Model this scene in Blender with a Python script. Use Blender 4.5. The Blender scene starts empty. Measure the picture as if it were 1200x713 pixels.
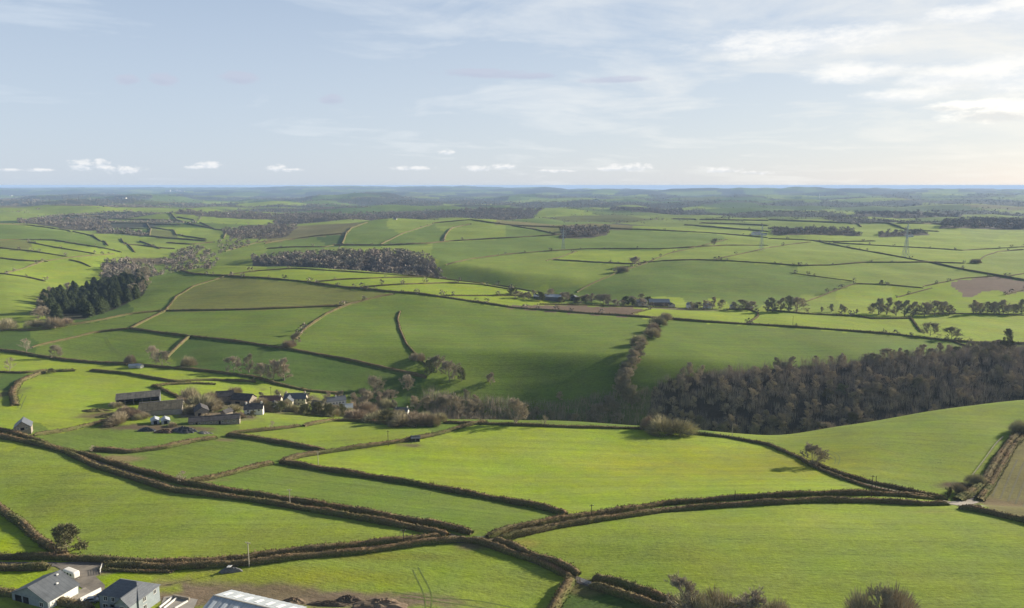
import bpy, bmesh, math, random
import numpy as np
from mathutils import Vector, Matrix
R = math.radians
sc = bpy.context.scene
C = sc.collection
rnd = random.Random(7)
rng = np.random.default_rng(7)
S = 1.3                      # metres per layout unit
CAMZ = 300.0

# ------------------------------------------------------------------ camera
cam = bpy.data.cameras.new('camera')
cam.sensor_width = 36; cam.lens = 26; cam.clip_start = 1; cam.clip_end = 200000
camo = bpy.data.objects.new('camera', cam); C.objects.link(camo)
F = 1200 * 26 / 36.0
HORIZ = 217.5
PITCH = math.atan((356.5 - HORIZ) / F)
camo.location = (0, 0, CAMZ); camo.rotation_euler = (R(90) - PITCH, 0, 0)
sc.camera = camo

# ------------------------------------------------------------------ light
SUN_AZ, SUN_EL = 60.0, 18.0         # degrees right of the view direction, and above the horizon
sd = Vector((math.sin(R(SUN_AZ)) * math.cos(R(SUN_EL)), math.cos(R(SUN_AZ)) * math.cos(R(SUN_EL)), math.sin(R(SUN_EL))))
sl = bpy.data.lights.new('sun', 'SUN'); sl.energy = 5.0; sl.angle = R(0.5); sl.color = (1.0, 0.9, 0.74)
so = bpy.data.objects.new('sun', sl); C.objects.link(so)
so.rotation_euler = (-sd).to_track_quat('-Z', 'Y').to_euler()
so.location = (0, 0, 500)

sc.view_settings.view_transform = 'Standard'; sc.view_settings.look = 'None'
sc.view_settings.exposure = 1.03; sc.view_settings.gamma = 1

def build_world():
    w = bpy.data.worlds.new('World'); sc.world = w; w.use_nodes = True
    nt = w.node_tree; N = nt.nodes; N.clear(); Lk = nt.links.new
    def n(t, **k):
        o = N.new(t)
        for a, b in k.items(): setattr(o, a, b)
        return o
    def m(op, a, b=None, c=None, clamp=False):
        o = n('ShaderNodeMath', operation=op, use_clamp=clamp)
        for i, v in enumerate((a, b, c)):
            if v is None: continue
            if isinstance(v, (int, float)): o.inputs[i].default_value = v
            else: Lk(v, o.inputs[i])
        return o.outputs[0]
    def mix(f, a, b, mode='MIX'):
        o = n('ShaderNodeMix', data_type='RGBA', blend_type=mode)
        if isinstance(f, (int, float)): o.inputs[0].default_value = f
        else: Lk(f, o.inputs[0])
        for i, v in ((6, a), (7, b)):
            if isinstance(v, tuple): o.inputs[i].default_value = (*v, 1)
            else: Lk(v, o.inputs[i])
        return o.outputs[2]
    def noise(vec, scale, detail=4, rough=.55, dist=0):
        o = n('ShaderNodeTexNoise'); o.inputs['Scale'].default_value = scale; o.inputs['Detail'].default_value = detail
        o.inputs['Roughness'].default_value = rough; o.inputs['Distortion'].default_value = dist; Lk(vec, o.inputs['Vector'])
        return o.outputs['Fac']
    def sstep(v, lo, hi):
        o = n('ShaderNodeMapRange', interpolation_type='SMOOTHSTEP'); Lk(v, o.inputs[0])
        o.inputs[1].default_value = lo; o.inputs[2].default_value = hi
        return o.outputs[0]
    sky = n('ShaderNodeTexSky', sky_type='NISHITA'); sky.sun_disc = False
    sky.sun_elevation = R(SUN_EL); sky.sun_rotation = R(SUN_AZ); sky.altitude = 200
    sky.air_density = 1.0; sky.dust_density = 0.6; sky.ozone_density = 1.2
    tc = n('ShaderNodeTexCoord'); sp = n('ShaderNodeSeparateXYZ'); Lk(tc.outputs['Generated'], sp.inputs[0])
    X, Y, Z = sp.outputs
    up_ = n('ShaderNodeCombineXYZ'); Lk(X, up_.inputs[0]); Lk(Y, up_.inputs[1]); Lk(m('MAXIMUM', Z, .004), up_.inputs[2]); Lk(up_.outputs[0], sky.inputs[0])
    az = m('MULTIPLY', m('ARCTAN2', X, Y), 57.2958)
    el = m('MULTIPLY', m('ARCSINE', Z), 57.2958)
    # high thin cloud on a plane far above
    zc = m('MAXIMUM', m('ADD', Z, .1), .05)
    def comb(a, b, c=0.0):
        o = n('ShaderNodeCombineXYZ')
        for i, v in enumerate((a, b, c)):
            if isinstance(v, (int, float)): o.inputs[i].default_value = v
            else: Lk(v, o.inputs[i])
        return o.outputs[0]
    pl = comb(m('DIVIDE', X, zc), m('MULTIPLY', m('DIVIDE', Y, zc), 1.3))
    cir = sstep(noise(pl, 1.1, 7, .6, .6), .36, .66)
    ae = comb(m('MULTIPLY', m('ADD', az, m('MULTIPLY', el, .9)), .05), m('MULTIPLY', el, .22), 3.0)
    cir2 = sstep(noise(ae, 1.3, 6, .6, .4), .38, .68)
    veil = m('ADD', m('MULTIPLY', cir, .30), m('MULTIPLY', cir2, .32))
    nearsun = m('SUBTRACT', 1.0, m('DIVIDE', m('ABSOLUTE', m('SUBTRACT', az, SUN_AZ)), 85.0), clamp=True)
    veil = m('MULTIPLY', m('ADD', veil, m('MULTIPLY', nearsun, .50)), .9, clamp=True)
    hor = m('MULTIPLY', sstep(el, 24.0, 1.0), .42)
    lowsky = m('MULTIPLY', sstep(el, 42.0, 14.0), .62)
    bluegrad = mix(lowsky, sky.outputs[0], (4.2, 5.5, 7.8))
    veil = m('MULTIPLY', veil, m('ADD', m('MULTIPLY', sstep(el, 50.0, 18.0), .85), .15))
    vc = mix(nearsun, (8.0, 8.7, 9.4), (11.0, 10.2, 8.7))
    col = mix(m('MAXIMUM', veil, hor), bluegrad, vc)
    # cumulus: soft-edged masses (azimuth, elevation, half widths in degrees, lightness)
    wob = noise(comb(m('MULTIPLY', az, 1.0), m('MULTIPLY', el, 1.8), 0.0), 1.5, 6, .66)
    wob2 = noise(comb(m('MULTIPLY', az, .35), m('MULTIPLY', el, 1.0), 5.0), 1.15, 7, .66)
    def cloud(col, blobs, nz, lit, dark, lo, hi, amp, base):
        tot = None; und = None
        for (px, py, wx, wy) in blobs:
            a = math.degrees(math.atan((px - 600) / F / 1.0)); e = (HORIZ - py) / F * 57.3 * math.cos(R(a))
            ax = math.degrees(wx / F) * math.cos(R(a)) ** 2; ey = math.degrees(wy / F) * math.cos(R(a))
            q = m('ADD', m('POWER', m('ABSOLUTE', m('DIVIDE', m('SUBTRACT', az, a), ax)), 2),
                  m('POWER', m('ABSOLUTE', m('DIVIDE', m('SUBTRACT', el, e), ey)), 2))
            g = m('SUBTRACT', 1.0, q)
            g = m('MAXIMUM', g, -1.0)
            v = m('DIVIDE', m('SUBTRACT', el, e), ey)
            tot = g if tot is None else m('MAXIMUM', tot, g)
            gp = m('MULTIPLY', m('MAXIMUM', g, 0.0), v)
            und = gp if und is None else m('ADD', und, gp)
        d = m('ADD', tot, m('MULTIPLY', m('SUBTRACT', nz, .5), amp))
        mask = m('MULTIPLY', sstep(d, lo, hi), base)
        tone = sstep(m('ADD', und, m('MULTIPLY', m('SUBTRACT', nz, .5), 2.6)), -.5, .3)
        return mix(mask, col, mix(tone, dark, lit))
    low = [(15, 200, 40, 2.5), (55, 200, 22, 3), (105, 195, 24, 9), (128, 194, 14, 9), (152, 200, 34, 6), (250, 194, 22, 5.5), (232, 197, 14, 3), (328, 198, 16, 5.5), (345, 200, 20, 2.5),
           (485, 198, 32, 3.5), (560, 198, 26, 5), (592, 196, 22, 5), (525, 180, 11, 4.5), (735, 197, 36, 6), (712, 199, 22, 3.5), (840, 200, 30, 4.5), (880, 203, 24, 3), (650, 201, 30, 2.5)]
    col = cloud(col, low, wob, (10.6, 10.4, 10.2), (8.0, 8.5, 9.3), .2, 1.2, 3.2, .62)
    grey = [(165, 99, 16, 7), (205, 99, 20, 8), (291, 98, 25, 8), (395, 122, 16, 8), (565, 93, 60, 6), (620, 96, 40, 4), (720, 100, 50, 4)]
    col = cloud(col, grey, wob2, (5.6, 5.9, 7.2), (5.1, 5.4, 6.8), -.1, .9, 3.2, .6)
    white = [(920, 60, 125, 17), (985, 92, 60, 12), (1040, 117, 60, 8), (1090, 96, 55, 16), (1170, 92, 90, 24), (1180, 22, 60, 22), (1110, 30, 60, 10), (1280, 60, 70, 60)]
    col = cloud(col, white, wob2, (11.6, 11.2, 10.5), (9.6, 9.7, 9.8), -.4, 1.4, 3.0, .62)
    under = [(1160, 135, 75, 13), (1195, 128, 40, 7), (1120, 128, 60, 7)]
    col = cloud(col, under, wob2, (12.4, 11.9, 10.8), (8.0, 7.9, 7.7), -.3, 1.1, 2.8, .75)
    bg = n('ShaderNodeBackground'); bg.inputs[1].default_value = 0.05
    Lk(col, bg.inputs[0])
    out = n('ShaderNodeOutputWorld'); Lk(bg.outputs[0], out.inputs[0])
build_world()

# ------------------------------------------------------------------ projection helpers
cp, spn = math.cos(PITCH), math.sin(PITCH)
def ray(px, py):
    """direction of a picture point as (x per metre of depth, drop per metre of depth)"""
    yc = (356.5 - py) / F; d = cp + yc * spn
    return ((px - 600) / F) / d, (spn - yc * cp) / d
def proj(x, y, z):
    dz = z - CAMZ
    f = y * cp - dz * spn; up = y * spn + dz * cp
    return 600 + F * x / f, 356.5 - F * up / f

# ------------------------------------------------------------------ terrain profile: ridge and valley lines
# each: list of (px, py or ('d', drop), depth) in layout units; drop is measured below the camera
L_ = [
 # bottom of frame
 [(0,713,148),(300,713,150),(600,713,152),(900,713,150),(1200,713,150)],
 # middle of near fields
 [(0,640,182),(150,640,181),(300,640,180),(450,640,180),(600,640,181),(750,640,181),(900,640,180),(1050,640,180),(1200,640,180)],
 [(0,580,222),(150,585,216),(300,585,216),(450,585,220),(600,585,225),(750,585,224),(900,585,220),(1050,592,215),(1200,597,212)],
 [(0,525,262),(150,535,262),(300,535,266),(450,535,274),(600,535,282),(750,535,284),(900,540,280),(1020,562,246),(1100,585,230),(1200,592,226)],
 # crest in front of the valley, and the spur on the right
 [(0,500,292),(100,500,300),(200,500,304),(300,500,312),(400,500,322),(500,496,326),(600,495,330),(700,498,330),(800,505,325),(850,510,322),(900,513,328),(950,506,334),(1000,497,336),(1100,482,342),(1200,470,350)],
 # valley floor
 [(0,410,468),(60,418,452),(110,426,436),(200,434,420),(300,452,408),(380,466,405),(450,('d',130),412),(600,('d',150),422),(750,('d',156),425),(900,('d',151),410),(1050,('d',151),415),(1200,('d',148),425)],
 # lower hillside
 [(0,396,500),(100,398,500),(200,402,478),(300,425,436),(450,440,446),(600,446,464),(750,446,464),(900,('d',133),452),(1050,('d',133),458),(1200,('d',131),468)],
 [(0,380,548),(100,380,548),(200,382,530),(300,398,480),(450,408,479),(600,410,490),(750,415,488),(900,('d',121),490),(1050,('d',121),500),(1200,('d',119),510)],
 [(0,366,590),(100,372,580),(200,366,590),(300,370,560),(450,378,560),(600,383,565),(750,390,552),(900,402,545),(1050,405,552),(1200,410,560)],
 # brow of the central hill
 [(0,348,680),(60,366,640),(110,366,660),(150,345,720),(200,326,820),(250,316,850),(350,318,800),(420,326,745),(500,336,705),(560,347,680),(620,356,675),(700,364,660),(760,369,652),(900,376,640),(1050,384,630),(1200,392,625)],
 [(0,335,760),(60,352,720),(110,352,740),(150,332,800),(200,319,880),(250,312,880),(350,313,850),(420,318,810),(500,325,775),(560,333,745),(620,344,725),(700,354,720),(760,358,715),(900,363,715),(1050,368,708),(1200,372,710)],
 # hidden side valley behind it
 [(0,318,880),(60,333,850),(110,335,870),(150,('d',118),900),(200,('d',128),980),(250,('d',134),1010),(350,('d',127),980),(420,('d',125),970),(500,('d',130),950),(560,('d',132),915),(620,('d',132),860),(700,('d',131),820),(760,352,800),(900,352,800),(1050,352,800),(1200,352,800)],
 # slope beyond
 [(0,298,1050),(100,300,1080),(180,308,1150),(240,304,1180),(300,304,1150),(400,300,1120),(500,302,1080),(600,318,980),(700,326,940),(800,325,930),(900,328,920),(1050,330,915),(1200,335,900)],
 [(0,282,1300),(100,285,1300),(180,292,1320),(240,290,1400),(300,287,1350),(400,287,1300),(500,286,1300),(600,295,1200),(700,297,1180),(800,294,1180),(900,296,1150),(1050,300,1150),(1200,305,1120)],
 # skyline of the second hills
 [(0,262,1800),(60,267,1750),(110,275,1650),(180,276,1650),(240,272,1750),(300,275,1700),(370,268,1750),(440,260,1850),(510,258,1850),(560,258,1850),(600,264,1750),(700,268,1650),(800,271,1620),(900,278,1550),(950,281,1500),(1050,282,1500),(1200,283,1500)],
 [(0,('d',100),2200),(60,('d',106),2100),(120,('d',112),2050),(200,258,2300),(300,264,2200),(370,('d',112),2250),(510,('d',110),2300),(600,('d',112),2250),(700,('d',106),2150),(900,('d',104),2000),(1200,('d',103),2000)],
 [(0,247,2800),(150,247,2900),(300,250,3000),(450,250,3000),(600,250,3000),(700,252,2700),(900,256,2500),(1200,258,2400)],
 [(0,240,4200),(200,239,4300),(330,243,4300),(450,241,4200),(600,241,4200),(800,244,3800),(1000,244,3800),(1200,246,3700)],
 [(0,233,7000),(200,232,7000),(320,236,6500),(370,231,6300),(420,229.5,6300),(475,231,6300),(510,237,6300),(650,234,6500),(800,232,6000),(900,233,6000),(1200,234,6000)],
 [(0,('d',120),8600),(300,('d',125),8500),(400,('d',130),8300),(650,('d',120),8300),(900,('d',110),7600),(1200,('d',110),7600)],
 [(0,225,11000),(300,225,11000),(400,224,10500),(600,225,10500),(650,224,10000),(750,224.5,9500),(850,223,9500),(1000,222.6,9500),(1100,223.3,9000),(1200,224.5,9000)],
 [(0,221,17000),(150,220.2,17000),(280,220.5,17000),(310,220.0,15000),(322,218.8,15000),(360,219.4,15000),(380,218.8,15000),(430,219.0,15000),(450,220.2,15000),(480,219.0,15000),(560,219.4,15000),(590,220.4,15000),(612,221.4,15000),(628,220.2,15000),(637,218.9,15000),(646,221.0,15000),(656,222.6,15000),(700,('d',90),15000),(1200,('d',90),15000)],
 [(0,220.6,24000),(150,220.0,24000),(280,220.2,24000),(560,221.5,22000),(640,('d',240),21000),(1200,('d',240),21000)],
]
NU = 21
UK = np.linspace(-1.35, 1.35, 181)
def pchip(xk, yk, xq):
    """monotone cubic through columns: xk, yk (n, m); xq (q,) -> (q, m)"""
    h = np.diff(xk, axis=0); d = np.diff(yk, axis=0) / h
    s = np.zeros_like(yk)
    same = d[:-1] * d[1:] > 0
    w1 = 2 * h[1:] + h[:-1]; w2 = h[1:] + 2 * h[:-1]
    with np.errstate(divide='ignore', invalid='ignore'):
        hm = (w1 + w2) / (w1 / d[:-1] + w2 / d[1:])
    s[1:-1] = np.where(same, hm, 0)
    # soften: blend with central slope so crests are not dead flat creases
    s[0] = d[0]; s[-1] = d[-1]
    out = np.empty((len(xq), xk.shape[1]))
    for j in range(xk.shape[1]):
        i = np.clip(np.searchsorted(xk[:, j], xq) - 1, 0, len(xk) - 2)
        hh = h[i, j]; t = (xq - xk[i, j]) / hh
        t = np.clip(t, 0, 1)
        out[:, j] = (yk[i, j] * (1 + 2 * t) * (1 - t) ** 2 + s[i, j] * hh * t * (1 - t) ** 2
                     + yk[i + 1, j] * t * t * (3 - 2 * t) + s[i + 1, j] * hh * t * t * (t - 1))
    return out
def smooth1(a, k):
    w = np.hanning(k + 2)[1:-1]; w /= w.sum()
    return np.convolve(np.pad(a, k // 2, mode='edge'), w, 'valid')
DK, ZK = [], []
for ln in L_:
    us, ds, zs = [], [], []
    for px, py, d in ln:
        if isinstance(py, tuple):
            s_ = py[1] / d; u_ = ray(px, HORIZ + 867 * s_)[0]; z_ = py[1]
        else:
            u_, s_ = ray(px, py); z_ = s_ * d
        us.append(u_); ds.append(math.log(d)); zs.append(z_)
    k = 3 if ds[0] > math.log(5000) else 13 if math.log(430) < ds[0] < math.log(620) else 7
    DK.append(np.exp(smooth1(np.interp(UK, us, ds), k))); ZK.append(smooth1(np.interp(UK, us, zs), k))
DK = np.array(DK) * S; ZK = -np.array(ZK) * S
for i in range(1, len(DK)): DK[i] = np.maximum(DK[i], DK[i - 1] * 1.02)
# near extension towards and below the camera
DK = np.vstack([DK[:1] * 0 + 20, DK[:1] * .75, DK]); ZK = np.vstack([ZK[:1] + 3, ZK[:1] + 1.0, ZK])
DK = np.vstack([DK, DK[-1:] + 12000]); ZK = np.vstack([ZK, np.where(ZK[-1:] < -CAMZ + 20, ZK[-1:], ZK[-1:] + 0)])
DQ = np.concatenate([np.linspace(20, 120, 12)[:-1], np.exp(np.arange(math.log(120), math.log(3600), .0078)),
                     np.exp(np.arange(math.log(3600), math.log(38000), .021)), [38000, 45000]])
UQ = np.concatenate([np.linspace(-1.35, -.80, 30)[:-1], np.linspace(-.80, .80, 760), np.linspace(.80, 1.35, 30)[1:]])
col = pchip(DK, ZK, DQ)
H = np.empty((len(DQ), len(UQ)))
for i in range(len(DQ)): H[i] = np.interp(UQ, UK, col[i])
XX = DQ[:, None] * UQ[None, :]; YY = np.repeat(DQ[:, None], len(UQ), 1)
def sines(x, y, wl, n, seed):
    g = np.random.default_rng(seed); o = 0
    for _ in range(n):
        a = g.uniform(0, math.pi); k = 2 * math.pi / (wl * g.uniform(.7, 1.6)); p = g.uniform(0, 6.3)
        o = o + np.sin((x * math.cos(a) + y * math.sin(a)) * k + p + 1.3 * np.sin((x * math.sin(a) - y * math.cos(a)) * k * .6 + p * 2))
    return o / math.sqrt(n)
def ramp(v, a, b): return np.clip((v - a) / (b - a), 0, 1)
H += sines(XX, YY, 60, 5, 1) * .22 + sines(XX, YY, 170, 5, 2) * .55 * ramp(YY, 150, 500)
H += sines(XX, YY, 420, 6, 3) * 5.0 * ramp(YY, 1100, 2400) + sines(XX, YY, 700, 5, 8) * 7 * ramp(YY, 2000, 3200) + sines(XX, YY, 1100, 6, 4) * 17 * ramp(YY, 2900, 5500) * (1 - .9 * ramp(YY, 15000, 20000)) + sines(XX * .6, YY, 2300, 6, 5) * 24 * ramp(YY, 5000, 9000) * (1 - .75 * ramp(YY, 11000, 15000)) * (1 - ramp(YY, 20000, 25000)) + sines(XX, YY, 1300, 5, 6) * 11 * ramp(YY, 12000, 15000) * (1 - ramp(YY, 20000, 25000))
H = np.where(H > -6, -6 + 5 * np.tanh((H + 6) / 5), H)      # no far summit above the drone
H += CAMZ
LD = np.log(DQ)
def ground(x, y):
    u = x / y; j = min(max(np.searchsorted(UQ, u) - 1, 0), len(UQ) - 2); i = min(max(np.searchsorted(DQ, y) - 1, 0), len(DQ) - 2)
    a = (u - UQ[j]) / (UQ[j + 1] - UQ[j]); b = (y - DQ[i]) / (DQ[i + 1] - DQ[i])
    return (H[i, j] * (1 - a) + H[i, j + 1] * a) * (1 - b) + (H[i + 1, j] * (1 - a) + H[i + 1, j + 1] * a) * b
def groundv(x, y):
    u = x / y; j = np.clip(np.searchsorted(UQ, u) - 1, 0, len(UQ) - 2); i = np.clip(np.searchsorted(DQ, y) - 1, 0, len(DQ) - 2)
    a = (u - UQ[j]) / (UQ[j + 1] - UQ[j]); b = (y - DQ[i]) / (DQ[i + 1] - DQ[i])
    return (H[i, j] * (1 - a) + H[i, j + 1] * a) * (1 - b) + (H[i + 1, j] * (1 - a) + H[i + 1, j + 1] * a) * b
def at(px, py, dmin=0):
    """the point of the land seen at a picture point"""
    u, s = ray(px, py)
    j = min(max(np.searchsorted(UQ, u) - 1, 0), len(UQ) - 2); a = (u - UQ[j]) / (UQ[j + 1] - UQ[j])
    c = (H[:, j] * (1 - a) + H[:, j + 1] * a) - (CAMZ - s * DQ)
    ok = np.nonzero((c > 0) & (DQ > dmin))[0]
    if len(ok) == 0: d = 20000.0
    else:
        i = max(ok[0], 1); f = c[i - 1] / (c[i - 1] - c[i]) if c[i] != c[i - 1] else 0
        d = DQ[i - 1] + (DQ[i] - DQ[i - 1]) * min(max(f, 0), 1)
    return Vector((u * d, d, ground(u * d, d)))
def atd(px, d):
    """the point of the land under a picture column at a depth given in layout units"""
    d = d * S; x = (px - 600) / F * d
    for _ in range(3):
        z = ground(x, d); x = (px - 600) / F * (d * cp - (z - CAMZ) * spn)
    return Vector((x, d, ground(x, d)))
# ------------------------------------------------------------------ materials
def newmat(name):
    m = bpy.data.materials.new(name); m.use_nodes = True
    b = m.node_tree.nodes['Principled BSDF']; b.inputs['Roughness'].default_value = .9
    b.inputs['Specular IOR Level'].default_value = .15
    return m, m.node_tree, b
class NT:
    def __init__(s, nt): s.nt = nt; s.N = nt.nodes; s.L = nt.links.new
    def n(s, t, **k):
        o = s.N.new(t)
        for a, b in k.items(): setattr(o, a, b)
        return o
    def put(s, o, i, v):
        if isinstance(v, (int, float)): o.inputs[i].default_value = v
        elif isinstance(v, tuple): o.inputs[i].default_value = (*v, 1) if len(v) == 3 and o.inputs[i].type == 'RGBA' else v
        else: s.L(v, o.inputs[i])
    def m(s, op, a, b=None, c=None, clamp=False):
        o = s.n('ShaderNodeMath', operation=op, use_clamp=clamp)
        for i, v in enumerate((a, b, c)):
            if v is not None: s.put(o, i, v)
        return o.outputs[0]
    def mix(s, f, a, b, mode='MIX'):
        o = s.n('ShaderNodeMix', data_type='RGBA', blend_type=mode)
        s.put(o, 0, f); s.put(o, 6, a); s.put(o, 7, b); return o.outputs[2]
    def noise(s, vec, scale, detail=3, rough=.55, out='Fac'):
        o = s.n('ShaderNodeTexNoise'); o.inputs['Scale'].default_value = scale; o.inputs['Detail'].default_value = detail
        o.inputs['Roughness'].default_value = rough
        if vec is not None: s.L(vec, o.inputs['Vector'])
        return o.outputs[out]
    def ramp(s, v, lo, hi, a=0.0, b=1.0):
        o = s.n('ShaderNodeMapRange'); s.put(o, 0, v)
        for i, q in enumerate((lo, hi, a, b)): o.inputs[i + 1].default_value = q
        return o.outputs[0]
def plain(name, c, rough=.85, var=.15, scale=1.5, spec=.2, metal=0.0, objvar=0.0, courses=0, stain=0.0):
    m, nt, b = newmat(name); t = NT(nt)
    tc = t.n('ShaderNodeTexCoord')
    f = t.noise(tc.outputs['Object'], scale, 5, .6)
    k = t.ramp(f, .3, .7, 1 - var, 1 + var)
    if objvar:
        oi = t.n('ShaderNodeObjectInfo'); k = t.m('MULTIPLY', k, t.ramp(oi.outputs['Random'], 0, 1, 1 - objvar, 1 + objvar))
    if courses:
        s_ = t.n('ShaderNodeSeparateXYZ'); t.L(tc.outputs['Object'], s_.inputs[0])
        fr = t.m('FRACT', t.m('MULTIPLY', s_.outputs[2 if courses > 0 else 0], abs(courses)))
        k = t.m('MULTIPLY', k, t.ramp(fr, 0.0, .25, .72, 1.0))
    if stain:
        st = t.noise(tc.outputs['Object'], .35, 5, .7); k = t.m('MULTIPLY', k, t.ramp(st, .45, .7, 1.0, 1 - stain))
    cc = t.n('ShaderNodeCombineColor')
    for i in range(3): t.L(t.m('MULTIPLY', k, c[i]), cc.inputs[i])
    t.L(cc.outputs[0], b.inputs['Base Color'])
    b.inputs['Roughness'].default_value = rough; b.inputs['Specular IOR Level'].default_value = spec; b.inputs['Metallic'].default_value = metal
    return m
def ground_mat():
    m, nt, b = newmat('meadow_grass'); t = NT(nt)
    g = t.n('ShaderNodeNewGeometry'); P = g.outputs['Position']
    at_ = t.n('ShaderNodeAttribute', attribute_name='field_colour')
    an = t.n('ShaderNodeAttribute', attribute_name='row_angle')
    sp = t.n('ShaderNodeSeparateXYZ'); t.L(P, sp.inputs[0])
    co, si = t.m('COSINE', an.outputs['Fac']), t.m('SINE', an.outputs['Fac'])
    a = t.m('ADD', t.m('MULTIPLY', sp.outputs[0], co), t.m('MULTIPLY', sp.outputs[1], si))
    c = t.m('SUBTRACT', t.m('MULTIPLY', sp.outputs[1], co), t.m('MULTIPLY', sp.outputs[0], si))
    v = t.n('ShaderNodeCombineXYZ'); t.L(t.m('MULTIPLY', a, .012), v.inputs[0]); t.L(t.m('MULTIPLY', c, .22), v.inputs[1])
    streak = t.noise(v.outputs[0], 1.0, 4, .6)
    big = t.noise(P, .012, 4, .6); mid = t.noise(P, .09, 4, .65); fine = t.noise(P, .9, 4, .7)
    vc = t.n('ShaderNodeCombineXYZ'); t.L(t.m('MULTIPLY', a, .25), vc.inputs[0]); t.L(t.m('MULTIPLY', c, 1.1), vc.inputs[1])
    tuft = t.noise(vc.outputs[0], 1.0, 4, .7)
    k = t.m('ADD', t.ramp(streak, .3, .7, -.12, .12), t.ramp(big, .3, .7, -.13, .13))
    k = t.m('ADD', k, t.ramp(mid, .3, .7, -.09, .09)); k = t.m('ADD', k, t.ramp(fine, .3, .7, -.18, .18))
    k = t.m('ADD', k, t.ramp(tuft, .3, .7, -.20, .20))
    wv = t.m('SINE', t.m('MULTIPLY', c, .55)); ln_ = t.ramp(wv, .93, 1.0, 0.0, -.14)
    k = t.m('ADD', k, t.m('MULTIPLY', ln_, t.ramp(big, .40, .6)))
    k = t.m('ADD', k, 1.0)
    colr = t.mix(1.0, at_.outputs['Color'], (1, 1, 1), 'MULTIPLY')
    sh = t.noise(P, .03, 5, .65)
    hs = t.n('ShaderNodeHueSaturation'); t.L(t.ramp(sh, .3, .7, .485, .512), hs.inputs['Hue']); t.L(t.ramp(mid, .3, .7, .92, 1.06), hs.inputs['Saturation'])
    t.L(k, hs.inputs['Value']); t.L(colr, hs.inputs['Color'])
    t.L(hs.outputs[0], b.inputs['Base Color'])
    b.inputs['Roughness'].default_value = 1.0; b.inputs['Specular IOR Level'].default_value = .05
    b.inputs['Sheen Weight'].default_value = 0.0; b.inputs['Sheen Roughness'].default_value = .6
    b.inputs['Sheen Tint'].default_value = (.7, .9, .3, 1)
    bp = t.n('ShaderNodeBump'); bp.inputs['Strength'].default_value = .6; bp.inputs['Distance'].default_value = .5
    t.L(t.m('ADD', t.m('MULTIPLY', tuft, .7), t.m('MULTIPLY', fine, .6)), bp.inputs['Height'])
    t.L(bp.outputs[0], b.inputs['Normal'])
    return m
def hedge_mat():
    m, nt, b = newmat('hedge_twigs_and_bank'); t = NT(nt)
    g = t.n('ShaderNodeNewGeometry'); P = g.outputs['Position']
    to = t.n('ShaderNodeAttribute', attribute_name='tone'); oi = t.n('ShaderNodeObjectInfo')
    n1 = t.noise(P, .12, 4, .6); n2 = t.noise(P, 2.2, 3, .7)
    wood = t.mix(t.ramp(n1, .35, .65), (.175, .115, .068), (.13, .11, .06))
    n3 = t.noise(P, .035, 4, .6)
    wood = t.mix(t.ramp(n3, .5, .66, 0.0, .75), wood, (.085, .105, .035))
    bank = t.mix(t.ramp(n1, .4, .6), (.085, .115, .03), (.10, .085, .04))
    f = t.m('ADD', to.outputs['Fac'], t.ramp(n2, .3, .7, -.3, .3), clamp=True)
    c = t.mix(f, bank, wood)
    hs = t.n('ShaderNodeHueSaturation'); t.L(c, hs.inputs['Color']); t.L(t.ramp(n2, .3, .7, .6, 1.5), hs.inputs['Value'])
    t.L(hs.outputs[0], b.inputs['Base Color']); b.inputs['Roughness'].default_value = 1; b.inputs['Specular IOR Level'].default_value = .03
    return m
def twig_mat(name, c1, c2):
    m, nt, b = newmat(name); t = NT(nt)
    oi = t.n('ShaderNodeObjectInfo'); tc = t.n('ShaderNodeTexCoord'); f = t.noise(tc.outputs['Object'], .45, 3, .6)
    c = t.mix(oi.outputs['Random'], c1, c2)
    hs = t.n('ShaderNodeHueSaturation'); t.L(c, hs.inputs['Color'])
    t.L(t.m('MULTIPLY', t.ramp(f, .3, .7, .7, 1.3), t.ramp(oi.outputs['Random'], 0, 1, 1.15, .85)), hs.inputs['Value'])
    t.L(hs.outputs[0], b.inputs['Base Color']); b.inputs['Roughness'].default_value = 1; b.inputs['Specular IOR Level'].default_value = .03
    return m
def tree_far_mat(name, cols):
    m, nt, b = newmat(name); t = NT(nt)
    g = t.n('ShaderNodeNewGeometry'); f = t.noise(g.outputs['Position'], .02, 4, .7); f2 = t.noise(g.outputs['Position'], .16, 2, .6)
    c = t.mix(t.ramp(f, .4, .6), cols[0], cols[1]); c = t.mix(t.ramp(f2, .4, .62), c, cols[2])
    t.L(c, b.inputs['Base Color']); b.inputs['Roughness'].default_value = 1; b.inputs['Specular IOR Level'].default_value = .03
    return m
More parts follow.
